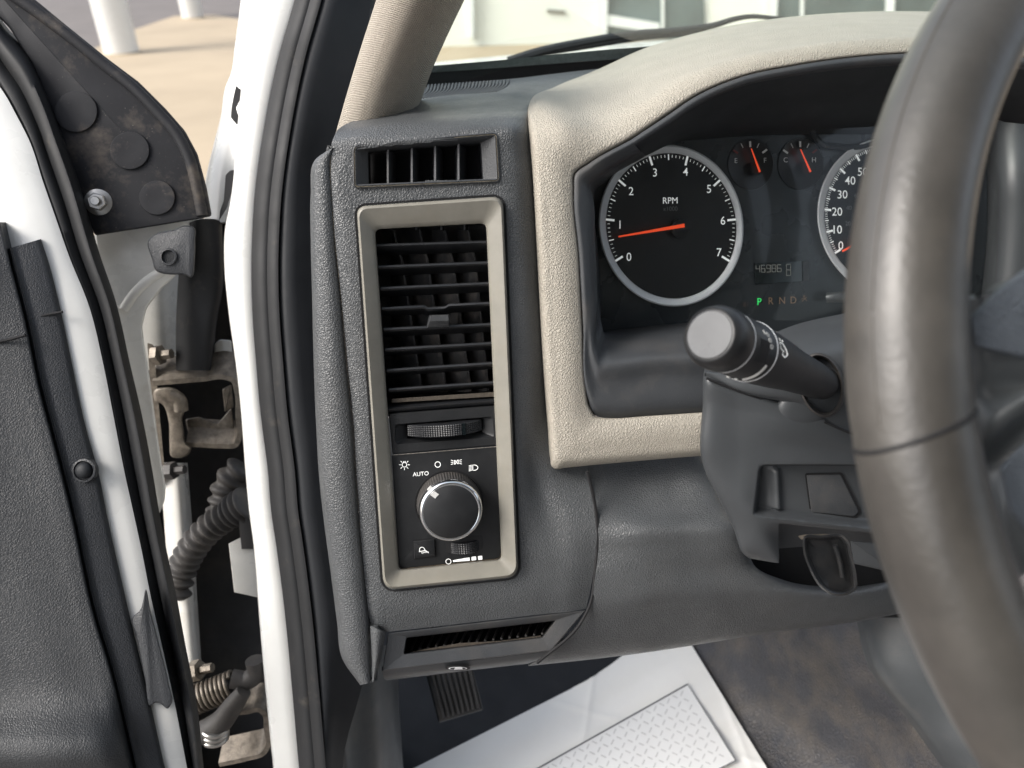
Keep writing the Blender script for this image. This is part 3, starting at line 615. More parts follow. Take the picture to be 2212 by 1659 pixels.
# dark bezel round the gauges
bs = [((1535, 893), (1535, 775), (1535, 744), (1570, 690)), ((1400, 899), (1400, 778), (1400, 750), (1420, 703)), ((1318, 903), (1322, 790), (1318, 754), (1316, 714)), ((1280, 893), (1296, 792), (1302, 750), (1302, 715)), ((1269, 868), (1287, 775), (1297, 735), (1300, 710)),
      ((1258, 700), (1275, 680), (1290, 670), (1298, 665)), ((1250, 550), (1265, 545), (1281, 535), (1290, 525)), ((1239, 412), (1256, 412), (1272, 420), (1283, 430)), ((1242, 376), (1257, 392), (1275, 402), (1285, 415)), ((1272, 353), (1284, 364), (1300, 376), (1312, 390)),
      ((1363, 302), (1371, 312), (1385, 326), (1395, 338)), ((1441, 250), (1449, 262), (1460, 288), (1470, 306)), ((1500, 210), (1506, 223), (1520, 268), (1530, 300)), ((1600, 167), (1604, 180), (1620, 238), (1630, 293)), ((1710, 143), (1712, 157), (1725, 228), (1735, 290)), ((1850, 123), (1850, 138), (1860, 222), (1865, 290)), ((2000, 114), (2000, 130), (2000, 222), (2000, 290)), ((2450, 150), (2450, 165), (2400, 250), (2400, 310))]
rows = []
for i, (a, b, c, d) in enumerate(bs):
    low = i < 5
    e = CLUS.at(*d, .002); p1 = H(*b, .002 if low else .0015); p0 = H(*a, -.003)
    if low: p2 = H(*c, -.01)
    else: p2 = p1 * .45 + e * .55; p2 = ray(*c) * -p2.z
    rows.append([p0, H(a[0] + (b[0] - a[0]) * .12, a[1] + (b[1] - a[1]) * .12, .0012), p0 * .3 + p1 * .7 if low else H(a[0] + (b[0] - a[0]) * .6, a[1] + (b[1] - a[1]) * .6, .0022), p1, p2, e])
gbz = surf('gauge_bezel', [r[:4] + [r[3] * .9 + r[4] * .1] if i >= 10 else r for i, r in enumerate([[a, b, c, d, e] if i >= 10 else [a, b, c, d, e, f] for i, (a, b, c, d, e, f) in enumerate(rows)])][10:], 'dashfine', dash, 30, 120, .002, None, 60)
surf('gauge_bezel_lower', rows[:11], 'dashfine', gbz if False else dash, 36, 120, .002, None, 60)
surf('hood_underside_shade', [[r[3] * .92 + r[4] * .08, r[3] * .5 + r[4] * .5, r[4], r[4] * .5 + r[5] * .5, r[5]] for r in rows[10:]], 'hood', dash, 24, 100, .002, None, 60)  # underside of the gauge hood, coloured darker to stand in for shade
# ------------------------------------------------------------------ instrument cluster
clp = [(1262, 262), (2180, 235), (2200, 720), (1560, 716), (1282, 730)]
cl = MB().slab(CLUS, clp, -.02, 0).build('instrument_cluster', 'cluster', T, 0, 30, False)
def dialset(name, ctr, a, b, sh, ro, ri):
    mp = lambda u, v: cG(ctr[0] + a * u - sh * v, ctr[1] - b * v)
    ring = lambda r, n=96: [mp(r * math.sin(2 * math.pi * k / n), r * math.cos(2 * math.pi * k / n)) for k in range(n)]
    dl = MB().slab(CLUS, ring(ri + .02), -.004, .0008).build(name, 'dial', T, 0, 30)
    MB().loft([[CLUS.at(x, y, h) for x, y in ring(r)] for r, h in ((ro, 0), (ro, .004), (ro - .008, .0055), (ro - .025, .006), (ri + .02, .0045), (ri, .0035), (ri - .005, .0009))], False, False).build('ring', 'silver', dl, 0, 50)
    return dl, mp
def ticks(mp, angs, r0, r1, w, mb, h=.0012):
    for a in angs:
        s_, c_ = math.sin(rad(a)), math.cos(rad(a)); p, q = mp(s_ * r0, c_ * r0), mp(s_ * r1, c_ * r1); mb.ribbon(CLUS, [p, q], w, h)
ta, mp = dialset('tachometer', (668, 747), 408, 455, 17, 1.19, 1.075)
mb = MB(); ticks(mp, [-119 + 34 * k for k in range(8)], .93, 1.07, 4.6, mb); ticks(mp, [-102 + 34 * k for k in range(7)], .97, 1.055, 2.4, mb)
ticks(mp, [-119 + 3.4 * k for k in range(71) if k % 5], 1.005, 1.045, 1.1, mb)
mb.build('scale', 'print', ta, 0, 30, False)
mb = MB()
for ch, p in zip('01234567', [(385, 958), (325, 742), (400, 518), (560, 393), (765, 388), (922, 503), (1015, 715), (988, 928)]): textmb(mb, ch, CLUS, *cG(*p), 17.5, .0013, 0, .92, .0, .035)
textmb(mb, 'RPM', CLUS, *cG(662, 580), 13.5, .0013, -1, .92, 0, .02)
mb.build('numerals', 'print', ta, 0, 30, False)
textmb(MB(), 'x1000', CLUS, *cG(663, 634), 9.5, .0013, -1, .92).build('multiplier', 'printdim', ta, 0, 30, False)
hb = CLUS.at(*cG(715, 762)); MB().lathe(hb, CLUS.n, [(.0075, .001), (.0075, .005), (.006, .0062)], 40).build('hub', 'switch', ta)
NP = CLUS.shift(.0066)
MB().slab(NP, [cG(700, 735), cG(800, 712), cG(803, 762), cG(705, 788)], -.0015, 0.0002).build('needle_tail', 'black', ta)
MB().slab(NP, [cG(315, 815), cG(757, 732), cG(760, 757), cG(316, 825)], -.0008, .0008).build('needle', 'needle', ta)
sp, mp = dialset('speedometer', (2135, 688), 425, 462, 17, 1.15, 1.04)
mb = MB(); ticks(mp, [-120.5 + 18.3 * k for k in range(13)], .93, 1.04, 4.6, mb); ticks(mp, [-111.3 + 18.3 * k for k in range(12)], .97, 1.03, 2.4, mb)
ticks(mp, [-120.5 + 1.83 * k for k in range(121) if k % 5], .985, 1.025, 1.1, mb); mb.build('scale', 'print', sp, 0, 30, False)
mb = MB()
for ch, p in zip(('0', '10', '20', '30', '40', '50'), [(1805, 882), (1778, 775), (1780, 655), (1815, 540), (1868, 447), (1952, 388)]): textmb(mb, ch, CLUS, *cG(*p), 17.5, .0013, 0, .92, 0, .035)
mb.build('numerals', 'print', sp, 0, 30, False)
mb = MB()
for ch, p in zip(('20', '40', '60'), [(1853, 733), (1860, 628), (1912, 545)]): textmb(mb, ch, CLUS, *cG(*p), 9, .0013, 0, .92)
mb.build('metric_numerals', 'printdim', sp, 0, 30, False)
MB().slab(NP, [cG(1812, 912), cG(2130, 740), cG(2140, 765), cG(1815, 924)], -.0008, .0008).build('needle', 'needle', sp)
def small(name, ctr, lets, nl, hub, redleft):
    gs = lambda x, y: cG(ctr[0] + x, ctr[1] + y)
    o = MB().loft([[CLUS.at(x, y, h) for x, y in ellipse(*gs(0, 15), r, r * 1.12)] for r, h in ((50, 0), (49.5, .0006), (47, .0007), (44, .0002))], False, True).build(name, 'dial', T, 0, 40)
    mb = MB(); mr = MB()
    for k, (x, y, big) in enumerate(((-100, -70, 1), (-57, -110, 0), (-2, -120, 1), (50, -110, 0), (95, -73, 1))):
        l = math.hypot(x, y + 0); ux, uy = x / l, y / l; e = 19 if big else 16
        b_ = mr if (k == 0 and redleft) or (k == 4 and not redleft) else mb
        b_.ribbon(CLUS, [gs(x - ux * e, y - uy * e), gs(x + ux * e, y + uy * e)], 4.2 if big else 1.6, .0022)
    for ch, p in lets: textmb(mb, ch, CLUS, *cG(*p), 10.5, .0022, 0, .95)
    mb.build('scale', 'printgrey', o, 0, 30, False); mr.build('red_mark', 'redprint', o, 0, 30, False)
    MB().slab(CLUS, ellipse(*cG(*hub), 12, 14, 32), .0005, .004).build('hub', 'switch', o)
    (xa, ya), (xb, yb) = nl
    MB().slab(CLUS.shift(.005), [cG(xa - 3, ya), cG(xa + 4, ya - 3), cG(xb + 7, yb - 3), cG(xb - 6, yb + 3)], -.0006, .0006).build('needle', 'needle', o)
small('fuel_gauge', (1200, 320), (('E', (1102, 312)), ('F', (1297, 310))), ((1205, 232), (1262, 386)), (1236, 360), True)
small('temperature_gauge', (1535, 320), (('C', (1435, 307)), ('H', (1625, 307))), ((1535, 236), (1602, 386)), (1576, 360), False)
# odometer
od = MB().slab(CLUS, [cG(1228, 998), cG(1590, 980), cG(1593, 1115), cG(1231, 1138)], -.004, .0012).build('odometer_display', 'lcd', cl, 0, 30, False)
MB().slab(CLUS, [cG(1550, 985), cG(1588, 983), cG(1591, 1113), cG(1553, 1117)], .001, .002).build('display_edge', 'dashfine', cl, 0, 30, False)
SEG = {'0': 'abcdef', '4': 'fgbc', '6': 'afedcg', '9': 'abcdfg', '8': 'abcdefg', '1': 'bc'}
def seven(mb, ch, x, y, w, hh, lw=1.2):
    P = {'a': ((0, 0), (1, 0)), 'b': ((1, 0), (1, .5)), 'c': ((1, .5), (1, 1)), 'd': ((0, 1), (1, 1)), 'e': ((0, .5), (0, 1)), 'f': ((0, 0), (0, .5)), 'g': ((0, .5), (1, .5))}
    for s_ in SEG[ch]:
        (a, b), (c, d) = P[s_]; mb.ribbon(CLUS, [(x + a * w, y + b * hh), (x + c * w, y + d * hh)], lw, .0018)
mb = MB()
for k, ch in enumerate('46986'): seven(mb, ch, *cG(1236 + k * 36, 1012 - k * 1), 8, 15)
seven(mb, '8', *cG(1440, 1005), 9, 24)
mb.build('odometer_digits', mat('dim display digit', (.34, .33, .30), .6, var=.02), cl, 0, 30, False)
textmb(MB(), 'P', CLUS, *cG(1258, 1258), 15, .001, 0, .9, 0, .01).build('gear_letter', 'green', cl, 0, 30, False)
for ch, x, y in (('R', 1335, 1253), ('N', 1412, 1250), ('D', 1487, 1247)): textmb(MB(), ch, CLUS, *cG(x, y), 15, .001, 0, .9).build('gear_letter', 'brownprint', cl, 0, 30, False)
mb = MB(); q = cG(1560, 1238)
mb.ribbon(CLUS, [(q[0] - 5, q[1] + 5), (q[0] + 5, q[1] - 4)], 1.4, .001); mb.ribbon(CLUS, circ((q[0], q[1] - 6), 1.6, 10), 1.2, .001, True); mb.ribbon(CLUS, [(q[0] - 6, q[1]), (q[0], q[1] - 2), (q[0] + 6, q[1] + 4)], 1.2, .001)
mb.build('belt_symbol', 'brownprint', cl, 0, 30, False)
mb = MB(); q = cG(1163, 1268)
mb.poly(CLUS, [(q[0] - 4, q[1] - 3), (q[0] + 2, q[1] - 3), (q[0] + 2, q[1] + 7), (q[0] - 4, q[1] + 7)], .001); mb.ribbon(CLUS, [(q[0] + 3, q[1] + 3), (q[0] + 6, q[1] + 5), (q[0] + 6, q[1] - 4)], 1.2, .001)
mb.build('fuel_symbol', mat('faint brown print', (.05, .035, .028), .6), cl, 0, 30, False)
MB().tube([CLUS.at(*cG(1712, 1228), .006), CLUS.at(*cG(1760, 1226), .010), CLUS.at(*cG(1830, 1224), .012)], [.004, .0042, .0042], 16).build('trip_button', 'cap', cl)
LN = CLUS.shift(.016)
MB().slab(LN, [(1290, 300), (2150, 262), (2160, 700), (1570, 690), (1303, 706)], 0, .0015).build('cluster_lens', M['lens'], cl, 0, 30, False)
# raised pod over the speedometer
mb = MB().tube(spline([CLUS.at(*p, .004) for p in (cK(800, 770), cK(850, 870), cK(900, 930), cK(1000, 950), cK(1120, 955), cK(1300, 900))], 30), .0025, 8).build('pod_edge', 'cluster', cl)
# right end of the cluster beyond the wheel rim
surf('gauge_bezel_end', [[CLUS.at(2128, 250, .01), CLUS.at(2135, 250, .04), CLUS.at(2155, 260, .06), CLUS.at(2500, 260, .06)], [CLUS.at(2132, 380, .01), CLUS.at(2138, 380, .05), CLUS.at(2160, 385, .075), CLUS.at(2500, 380, .08)], [CLUS.at(2132, 480, .01), CLUS.at(2140, 480, .05), CLUS.at(2160, 480, .075), CLUS.at(2500, 480, .08)], [CLUS.at(2118, 660, .01), CLUS.at(2125, 660, .05), CLUS.at(2140, 720, .075), CLUS.at(2500, 720, .08)]], 'spoke', dash, 24, 16, .002)
# ------------------------------------------------------------------ lower dash
rows = [[H(1262, 1004, -.026), H(1340, 1000, -.032), H(1430, 992, -.034), H(1512, 984, -.034), H(1518, 984, -.036)],
        [H(1274, 1030, -.018), H(1345, 1022, -.026), H(1435, 1012, -.028), H(1522, 1003, -.029), H(1530, 1003, -.036)],
        [H(1286, 1100, -.0015), H(1360, 1106, -.003), H(1450, 1103, -.004), H(1566, 1100, -.007), H(1576, 1100, -.02)],
        [H(1293, 1160, .003), H(1370, 1150, .009), H(1470, 1146, .010), H(1588, 1140, .006), H(1598, 1140, -.018)],
        [H(1292, 1195, .003), H(1374, 1185, .009), H(1476, 1182, .010), H(1603, 1178, .006), H(1613, 1178, -.018)],
        [H(1287, 1240, .004), H(1380, 1235, .008), H(1490, 1230, .008), H(1618, 1222, .002), H(1630, 1222, -.02)],
        [H(1274, 1310, .0), H(1390, 1290, .006), H(1520, 1270, .008), H(1662, 1254, .002), H(1690, 1252, -.02)],
        [H(1250, 1352, -.006), H(1400, 1330, -.002), H(1570, 1305, .002), H(1780, 1279, -.002), H(1830, 1268, -.02)],
        [H(1205, 1395, -.012), H(1400, 1365, -.010), H(1610, 1336, -.008), H(1880, 1290, -.010), H(1960, 1262, -.02)],
        [H(1150, 1432, -.022), H(1400, 1402, -.022), H(1640, 1366, -.022), H(1890, 1330, -.024), H(1975, 1312, -.03)],
        [H(1150, 1436, -.06), H(1400, 1404, -.06), H(1640, 1368, -.06), H(1890, 1332, -.06), H(1975, 1314, -.06)]]
surf('knee_panel', rows, 'dash', dash, 70, 90, .003, None, 60)
mb = MB().tube(spline([H(x, y, .0012) for x, y in ((1268, 1018), (1279, 1060), (1288, 1110), (1291, 1160), (1286, 1230), (1273, 1310), (1250, 1352), (1160, 1432))], 60), .0012, 6).build('panel_seam', 'void', dash)
# storage slot
po = rpoly([(838, 1368), (1266, 1318), (1190, 1406), (826, 1449)], [4, 4, 4, 6], 4)
pi_ = rpoly([cF(662, 815), cF(1622, 705), cF(1540, 812), cF(645, 918)], 3, 4)
tr = MB().loft([[H(x, y, -.01) for x, y in po], [H(x, y, -.003) for x, y in po], [H(x, y, -.002) for x, y in inset(po, 2)], [H(x, y, -.004) for x, y in inset(pi_, -2)], [H(x, y, -.006) for x, y in pi_], [H(x, y - 4, -.05) for x, y in pi_]], False, True).build('storage_slot', 'dashfine', T, 0, 30)
MB().loft([[H(x, y, -.0085) for x, y in inset(pi_, 1)], [H(x, y - 4, -.048) for x, y in inset(pi_, 1.5)]], False, True).build('slot_lining', 'void', tr)
mb = MB()
for k in range(17):
    t = (k + .5) / 17; a = (880 + 300 * t, 1404 - 36 * t); b = (892 + 300 * t, 1379 - 34 * t); mb.tube([H(a[0], a[1], -.018), H(b[0], b[1] - 1, -.044)], .0009, 6)
mb.build('slot_ribs', 'blackdust', tr)
MB().slab(DASH, [cF(690, 905), cF(1000, 850), cF(1270, 835), cF(1530, 800), cF(1535, 812), cF(690, 915)], -.03, -.012).build('slot_dust', mat('grey brown dust', (.09, .075, .06), .95, grain=.8, gscale=400, gtype='noise', var=.4, vscale=200), tr)
us = [[H(825, 1449, -.004), H(1000, 1429, -.004), H(1190, 1407, -.004)], [H(828, 1460, -.008), H(1000, 1440, -.008), H(1170, 1420, -.008)], [H(835, 1470, -.03), H(1000, 1450, -.03), H(1140, 1434, -.03)]]
surf('slot_underside', us, 'spoke', tr, 30, 10, .003)
EM = Plane(H(989, 1444, -.006), (.1, -.55, .83))
em = MB().slab(EM, ellipse(989, 1443, 27, 6, 40, -.0), -.002, .0012).build('release_emblem', 'black', tr)
MB().slab(EM, ellipse(989, 1444, 20, 3.5, 40), .0012, .0018).build('emblem_ring', 'silver', em)
MB().slab(EM, ellipse(989, 1444.5, 17, 2.6, 40), .0018, .0022).build('emblem_centre', 'black', em)
MB().slab(EM, [(984, 1441.5), (998, 1441), (1000, 1446), (980, 1447)], .0022, .0026).build('emblem_mark', 'silver', em)
# ------------------------------------------------------------------ steering column
COLP = Plane(D(1660, 960, .485), (.05, -.25, .96))
Cc = lambda x, y, h=0: COLP.at(x, y, h)
rows = [[Cc(1524, 790, -.03), Cc(1528, 796, -.012), Cc(1600, 822, -.012), Cc(1680, 850, -.012), Cc(1780, 885, -.012), Cc(1900, 935, -.012)],
        [Cc(1524, 812, -.03), Cc(1528, 818, -.003), Cc(1600, 846, 0), Cc(1680, 876, .002), Cc(1780, 908, .003), Cc(1900, 958, 0)],
        [Cc(1523, 870, -.03), Cc(1527, 872, -.004), Cc(1600, 890, 0), Cc(1680, 905, .004), Cc(1780, 935, .004), Cc(1900, 980, 0)],
        [Cc(1519, 980, -.03), Cc(1523, 980, -.004), Cc(1600, 975, 0), Cc(1690, 970, .002), Cc(1790, 975, .002), Cc(1920, 1000, 0)],
        [Cc(1524, 1010, -.03), Cc(1530, 1008, -.005), Cc(1600, 1004, 0), Cc(1690, 1003, .002), Cc(1800, 1003, .002), Cc(1930, 1030, 0)],
        [Cc(1560, 1080, -.03), Cc(1566, 1080, -.005), Cc(1600, 1078, 0), Cc(1640, 1072, .001), Cc(1740, 1075, .001), Cc(1930, 1100, 0)],
        [Cc(1588, 1140, -.03), Cc(1594, 1140, -.006), Cc(1625, 1130, 0), Cc(1690, 1128, .001), Cc(1790, 1138, .001), Cc(1930, 1158, 0)],
        [Cc(1606, 1190, -.03), Cc(1612, 1192, -.008), Cc(1650, 1175, -.002), Cc(1700, 1160, -.012), Cc(1790, 1162, -.02), Cc(1930, 1172, -.025)],
        [Cc(1620, 1208, -.035), Cc(1630, 1208, -.012), Cc(1680, 1216, -.006), Cc(1705, 1214, -.014), Cc(1790, 1208, -.03), Cc(1930, 1215, -.035)]]
def sst(a, b, x):
    t = min(1, max(0, (x - a) / (b - a))); return t * t * (3 - 2 * t)
def col_relief(x, y):
    e = 1122 + .11 * (x - 1690)                      # lower edge of the scoop: a shelf, undercut below
    m1 = sst(1636, 1664, x + .12 * (y - 1015)) * sst(1002, 1020, y) * (1 - sst(e - 8, e, y))
    lip = math.exp(-((x - 1690 + .05 * (1100 - y)) / 11) ** 2) * sst(1012, 1030, y) * (1 - sst(e - 14, e - 4, y))
    m2 = sst(1682, 1700, x) * sst(e + 9, e + 15, y)
    return COLP.n * (-.011 * m1 + .0045 * lip - .020 * m2)
sc = surf('steering_column', rows, 'spoke', T, 170, 220, .003, None, 60, col_relief)
CVP = COLP.shift(-.0102)
MB().slab(CVP, inset(rpoly([(1741, 1024), (1818, 1023), (1858, 1106), (1848, 1119), (1752, 1108)], 4, 3), -2.5), -.004, .0014).build('cover_gap', 'void', sc)
MB().slab(CVP, rpoly([(1742, 1026), (1816, 1025), (1855, 1105), (1846, 1116), (1753, 1106)], 4, 3), -.004, .0024, .0006, 1.5).build('recess_cover', 'dashfine', sc, 0, 30)
rows = [[Cc(1524, 790, -.028), Cc(1600, 760, -.03), Cc(1690, 712, -.034), Cc(1830, 676, -.045), Cc(1920, 660, -.05)],
        [Cc(1523, 800, -.012), Cc(1600, 785, -.010), Cc(1700, 745, -.012), Cc(1830, 712, -.018), Cc(1920, 700, -.02)],
        [Cc(1524, 806, -.003), Cc(1600, 815, .002), Cc(1710, 790, .004), Cc(1830, 760, .0), Cc(1920, 750, 0)],
        [Cc(1525, 812, -.004), Cc(1610, 846, .0035), Cc(1720, 858, .007), Cc(1830, 850, .003), Cc(1920, 850, 0)],
        [Cc(1526, 817, -.006), Cc(1610, 850, .001), Cc(1730, 877, .004), Cc(1830, 930, .002), Cc(1920, 966, -.002)]]
surf('upper_shroud', rows, 'spoke', sc, 50, 40, .003)
MB().tube(spline([Cc(x, y, .0005) for x, y in ((1526, 817), (1610, 850), (1680, 874), (1728, 878))], 30), .0009, 6).build('shroud_seam', 'void', sc)
MB().tube(spline([Cc(x, y, .0035) for x, y in ((1781, 911), (1815, 926), (1845, 938))], 12), .0009, 6).build('shroud_seam', 'void', sc)
bo_ = [(x, y) for x, y in ellipse(1775, 832, 48, 68, 48, .12)]
MB().loft([[Cc(x, y, h) for x, y in inset(bo_, t)] for h, t in ((.002, -2), (.011, 0), (.012, 3), (.009, 7), (.002, 9), (.001, 14), (-.004, 20))], False, True).build('stalk_boot', 'boot', sc, 0, 40)
# hump below the boot
hp = [(x, y) for x, y in ellipse(1735, 884, 58, 44, 40)]
MB().loft([[Cc(x, y, h) for x, y in inset(hp, t)] for h, t in ((-.004, 0), (.001, 1), (.003, 6), (.0045, 16), (.005, 30))], False, True).build('boot_hump', 'spoke', sc, 0, 70)
# dark gap and bracket under the column
MB().slab(COLP.shift(-.10), [(1590, 1130), (1990, 1100), (1990, 1335), (1620, 1330)], -.02, 0).build('column_gap', 'void', sc)
MB().slab(COLP.shift(-.012), rpoly([cH(1085, 185), cH(1300, 205), cH(1400, 400), cH(1110, 335)], 4, 4), -.015, 0, .001, 2).build('column_bracket', 'spoke', sc, 0, 40)
# tilt lever
LV = Plane(D(1790, 1220, .445), (.25, -.1, .95))
lo = px2([cH(785, 158), cH(900, 150), cH(1035, 150), cH(1075, 190), cH(1100, 290), cH(1128, 430), cH(1128, 495), cH(1060, 540), cH(965, 537), cH(890, 485), cH(820, 370), cH(780, 240)], 60, True)
lv = MB().loft([[LV.at(x, y, h) for x, y in inset(lo, t)] for h, t in ((-.012, 3), (-.003, 0), (-.0005, 1), (.0012, 4), (.0008, 7), (-.001, 10))] + [[LV.at(x, y, -.0022) for x, y in mixp(inset(lo, 12), [(1792, 1218)] * 60, t)] for t in (0, .35, .7, .98)], True, True).build('tilt_lever', 'lever', sc, 0, 60)
MB().tube(spline([LV.at(*p, .0) for p in (cH(985, 215), cH(1012, 300), cH(1035, 420))], 12), .0014, 10).build('lever_rib', 'lever', sc)
MB().slab(LV, rpoly([cH(745, 155), cH(800, 145), cH(1010, 142), cH(1010, 165), cH(770, 180)], 3, 3), -.012, -.003).build('lever_stem', 'rust', sc)
# ------------------------------------------------------------------ turn stalk
tip, base = D(1533, 723, .360), D(1776, 828, .472); ax = (base - tip).normalized(); Ls = (base - tip).length
sk = MB().lathe(tip, ax, [(.0150, .016), (.0153, .018), (.0153, .040), (.0157, .0405), (.0157, .042), (.0153, .0425), (.0155, .046), (.0150, .060), (.0138, .080), (.0122, .100), (.0110, Ls - .02), (.0100, Ls)], 64).build('turn_stalk', 'black', T, 0, 40)
MB().lathe(tip, ax, [(.001, .0002), (.0118, .0), (.0124, .0003), (.0128, .0), (.0142, .0016), (.0154, .005), (.0157, .009), (.0156, .0145), (.0152, .0165)][::-1], 64).build('end_cap', 'lever', sk, 0, 60)
MB().lathe(tip - ax * .0004, ax, [(.001, 0), (.0112, .0), (.0116, .0008)][::-1], 64).build('cap_face', 'cap', sk, 0, 60)
MB().lathe(tip, ax, [(.0156, .0415), (.0159, .0418), (.0159, .0424), (.0156, .0427)], 64).build('ring', 'silver', sk)
MB().lathe(tip, ax, [(.0152, .016), (.01545, .0162), (.01545, .0168), (.0152, .017)], 64).build('ring', 'silver', sk)
u_ = ax.orthogonal().normalized()
camdir = (-(tip + base) / 2).normalized(); e1 = (camdir - ax * camdir.dot(ax)).normalized(); e2 = ax.cross(e1)
if e2.y < 0: e2 = -e2
def onst(ang, hh, r=.0158): return tip + ax * hh + (e1 * math.cos(rad(ang)) + e2 * math.sin(rad(ang))) * r
def stroke(mb, pts, wd=.0007): mb.tube(pts, wd / 2, 5); return mb
mb = MB()
stroke(mb, [onst(a, .036, .0154) for a in range(-62, -8, 4)], .0016); stroke(mb, [onst(a, .036, .0154) for a in range(-78, -70, 2)], .0016); stroke(mb, [onst(a, .036, .0154) for a in range(-94, -86, 2)], .0016)
mb.build('dial_marks', 'printgrey', sk)
mb = MB()
for a0, h0 in ((46, .032), (36, .0335), (25, .035)):
    stroke(mb, [onst(a0 + 4 * math.cos(t * .7), h0 + .0014 * math.sin(t * .7), .0155) for t in range(10)], .0005)
stroke(mb, [onst(52, .028, .0155), onst(44, .0285, .0155)], .0005)
mb.build('dial_symbols', 'printgrey', sk)
mb = MB()
hx = [(42, .046), (30, .0465), (27, .050), (20, .0485), (17, .0525), (24, .0555), (33, .0535), (42, .050)]
stroke(mb, [onst(a, hh, .01535) for a, hh in hx + hx[:1]], .0006); stroke(mb, [onst(50, .047, .0154), onst(46, .048, .0154)], .0006); stroke(mb, [onst(50, .051, .0154), onst(46, .051, .0154)], .0006)
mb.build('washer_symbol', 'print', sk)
mb = MB()
for k in range(30):
    a = -12 + k * 1.5; stroke(mb, [onst(a, .022, .01535), onst(a, .033, .01535)], .0003)
mb.build('grip_ridges', 'black', sk)
# ------------------------------------------------------------------ steering wheel
WPL = Plane(D(1954, 700, .240), (.2, .1, 1)); P1, P2, P3 = WPL.at(2097, 90), WPL.at(1954, 700), WPL.at(2040, 1210)
def circum(a, b, c):
    ab, ac = b - a, c - a; n = ab.cross(ac); o = a + (n.cross(ab) * ac.length_squared + ac.cross(n) * ab.length_squared) / (2 * n.length_squared); return o, (a - o).length, n.normalized()
o_, Rw, nw = circum(P1, P2, P3)
print('WHEEL R', Rw, 'center', o_[:], 'n', nw[:])
ua = (P2 - o_).normalized(); va = nw.cross(ua)
NR = 1080; pts = [o_ + (ua * math.cos(2 * math.pi * k / NR) + va * math.sin(2 * math.pi * k / NR)) * Rw for k in range(NR)]
gk = min(range(NR), key=lambda k: (pts[k] - D(1968, 915, .238)).length)
rt = .0176
rads = [rt * (1 - .012 * math.exp(-((k - gk) / 5) ** 2)) * (1 - .07 * min(1, max(0, (pts[k].y - P2.y) / .10))) for k in range(NR)]
wh = MB().tube(pts, rads, 40, True).build('steering_wheel', 'leather', T, 0, 60)
cd0 = lambda q: (-q).normalized()
jt = []; dn_ = 1 if proj(pts[(gk + 5) % NR])[1] > proj(pts[gk])[1] else -1
for i in range(64):
    a_ = 2 * math.pi * i / 64; t_ = (pts[gk + 1] - pts[gk - 1]).normalized(); ro = (pts[gk] - o_).normalized(); bn = t_.cross(ro)
    w_ = ro * math.cos(a_) + bn * math.sin(a_); th = 2 * math.pi * (gk + dn_ * (4.5 * ro.dot(w_) + 1)) / NR
    ro2 = ua * math.cos(th) + va * math.sin(th); t2_ = va * math.cos(th) - ua * math.sin(th)
    jt.append(o_ + ro2 * Rw + (ro2 * math.cos(a_) + t2_.cross(ro2) * math.sin(a_)) * (rads[gk] - .0002))
MB().tube(jt, .00085, 8, True).build('rim_joint', 'void', wh)
sm_ = []
for k in range(NR):
    t_ = (pts[(k + 1) % NR] - pts[k - 1]).normalized(); ro = (pts[k] - o_).normalized(); cv_ = cd0(pts[k]); cv_ = (cv_ - t_ * cv_.dot(t_) - ro * cv_.dot(ro)).normalized()
    sm_.append(pts[k] + (ro * math.cos(rad(22)) + cv_ * math.sin(rad(22))) * (rads[k] * 1.0))
MB().tube([q for q in sm_ if -60 < proj(q)[1] < 932 and proj(q)[0] < 2300], .0004, 6).build('stitched_seam', mat('leather seam', (.072, .066, .058), .5), wh)
SPK = Plane(D(2200, 900, .262), (.2, -.05, .97)); Sp = lambda x, y, h=0: SPK.at(x, y, h)
rows = [[Sp(2060, 640, -.02), Sp(2085, 650, -.004), Sp(2120, 640, .002), Sp(2200, 600, .006), Sp(2420, 560, .01)],
        [Sp(2062, 740, -.02), Sp(2088, 745, -.004), Sp(2120, 770, .002), Sp(2200, 780, .006), Sp(2420, 800, .01)],
        [Sp(2068, 860, -.02), Sp(2094, 860, -.004), Sp(2125, 850, 0), Sp(2200, 835, .002), Sp(2420, 850, .006)],
        [Sp(2080, 950, -.02), Sp(2106, 945, -.002), Sp(2140, 915, .004), Sp(2215, 855, .009), Sp(2420, 870, .012)],
        [Sp(2095, 1040, -.02), Sp(2124, 1020, -.008), Sp(2160, 985, -.004), Sp(2220, 930, .0), Sp(2420, 950, .006)],
        [Sp(2110, 1120, -.02), Sp(2142, 1110, -.004), Sp(2170, 1100, .002), Sp(2230, 1080, .006), Sp(2420, 1100, .01)],
        [Sp(2150, 1260, -.02), Sp(2185, 1250, -.004), Sp(2210, 1240, .002), Sp(2260, 1220, .006), Sp(2420, 1230, .01)]]
surf('spoke', rows, 'wheelspoke', wh, 40, 60, .006)
pd = rpoly([(2091, 686), (2150, 628), (2260, 545), (2480, 520), (2480, 800), (2230, 780), (2100, 752)], [10, 20, 10, 10, 10, 10, 14], 5)
MB().slab(SPK, pd, -.004, .011, .005, 9).build('airbag_cover', 'pad', wh, 0, 50)
pd2 = rpoly([(2158, 1010), (2260, 905), (2480, 900), (2480, 1260), (2260, 1200), (2180, 1110)], [10, 10, 10, 10, 10, 10], 5)
MB().slab(SPK, pd2, -.004, .008, .004, 8).build('lower_cover', 'pad', wh, 0, 50)
LS = Plane(D(2160, 1590, .25), (.1, -.2, .97))
MB().slab(LS, rpoly([(2070, 1515), (2110, 1540), (2260, 1560), (2400, 1800), (2230, 1760)], [6, 10, 8, 8, 8], 4), -.02, .0, .006, 10).build('lower_spoke', 'spoke', wh, 0, 50)
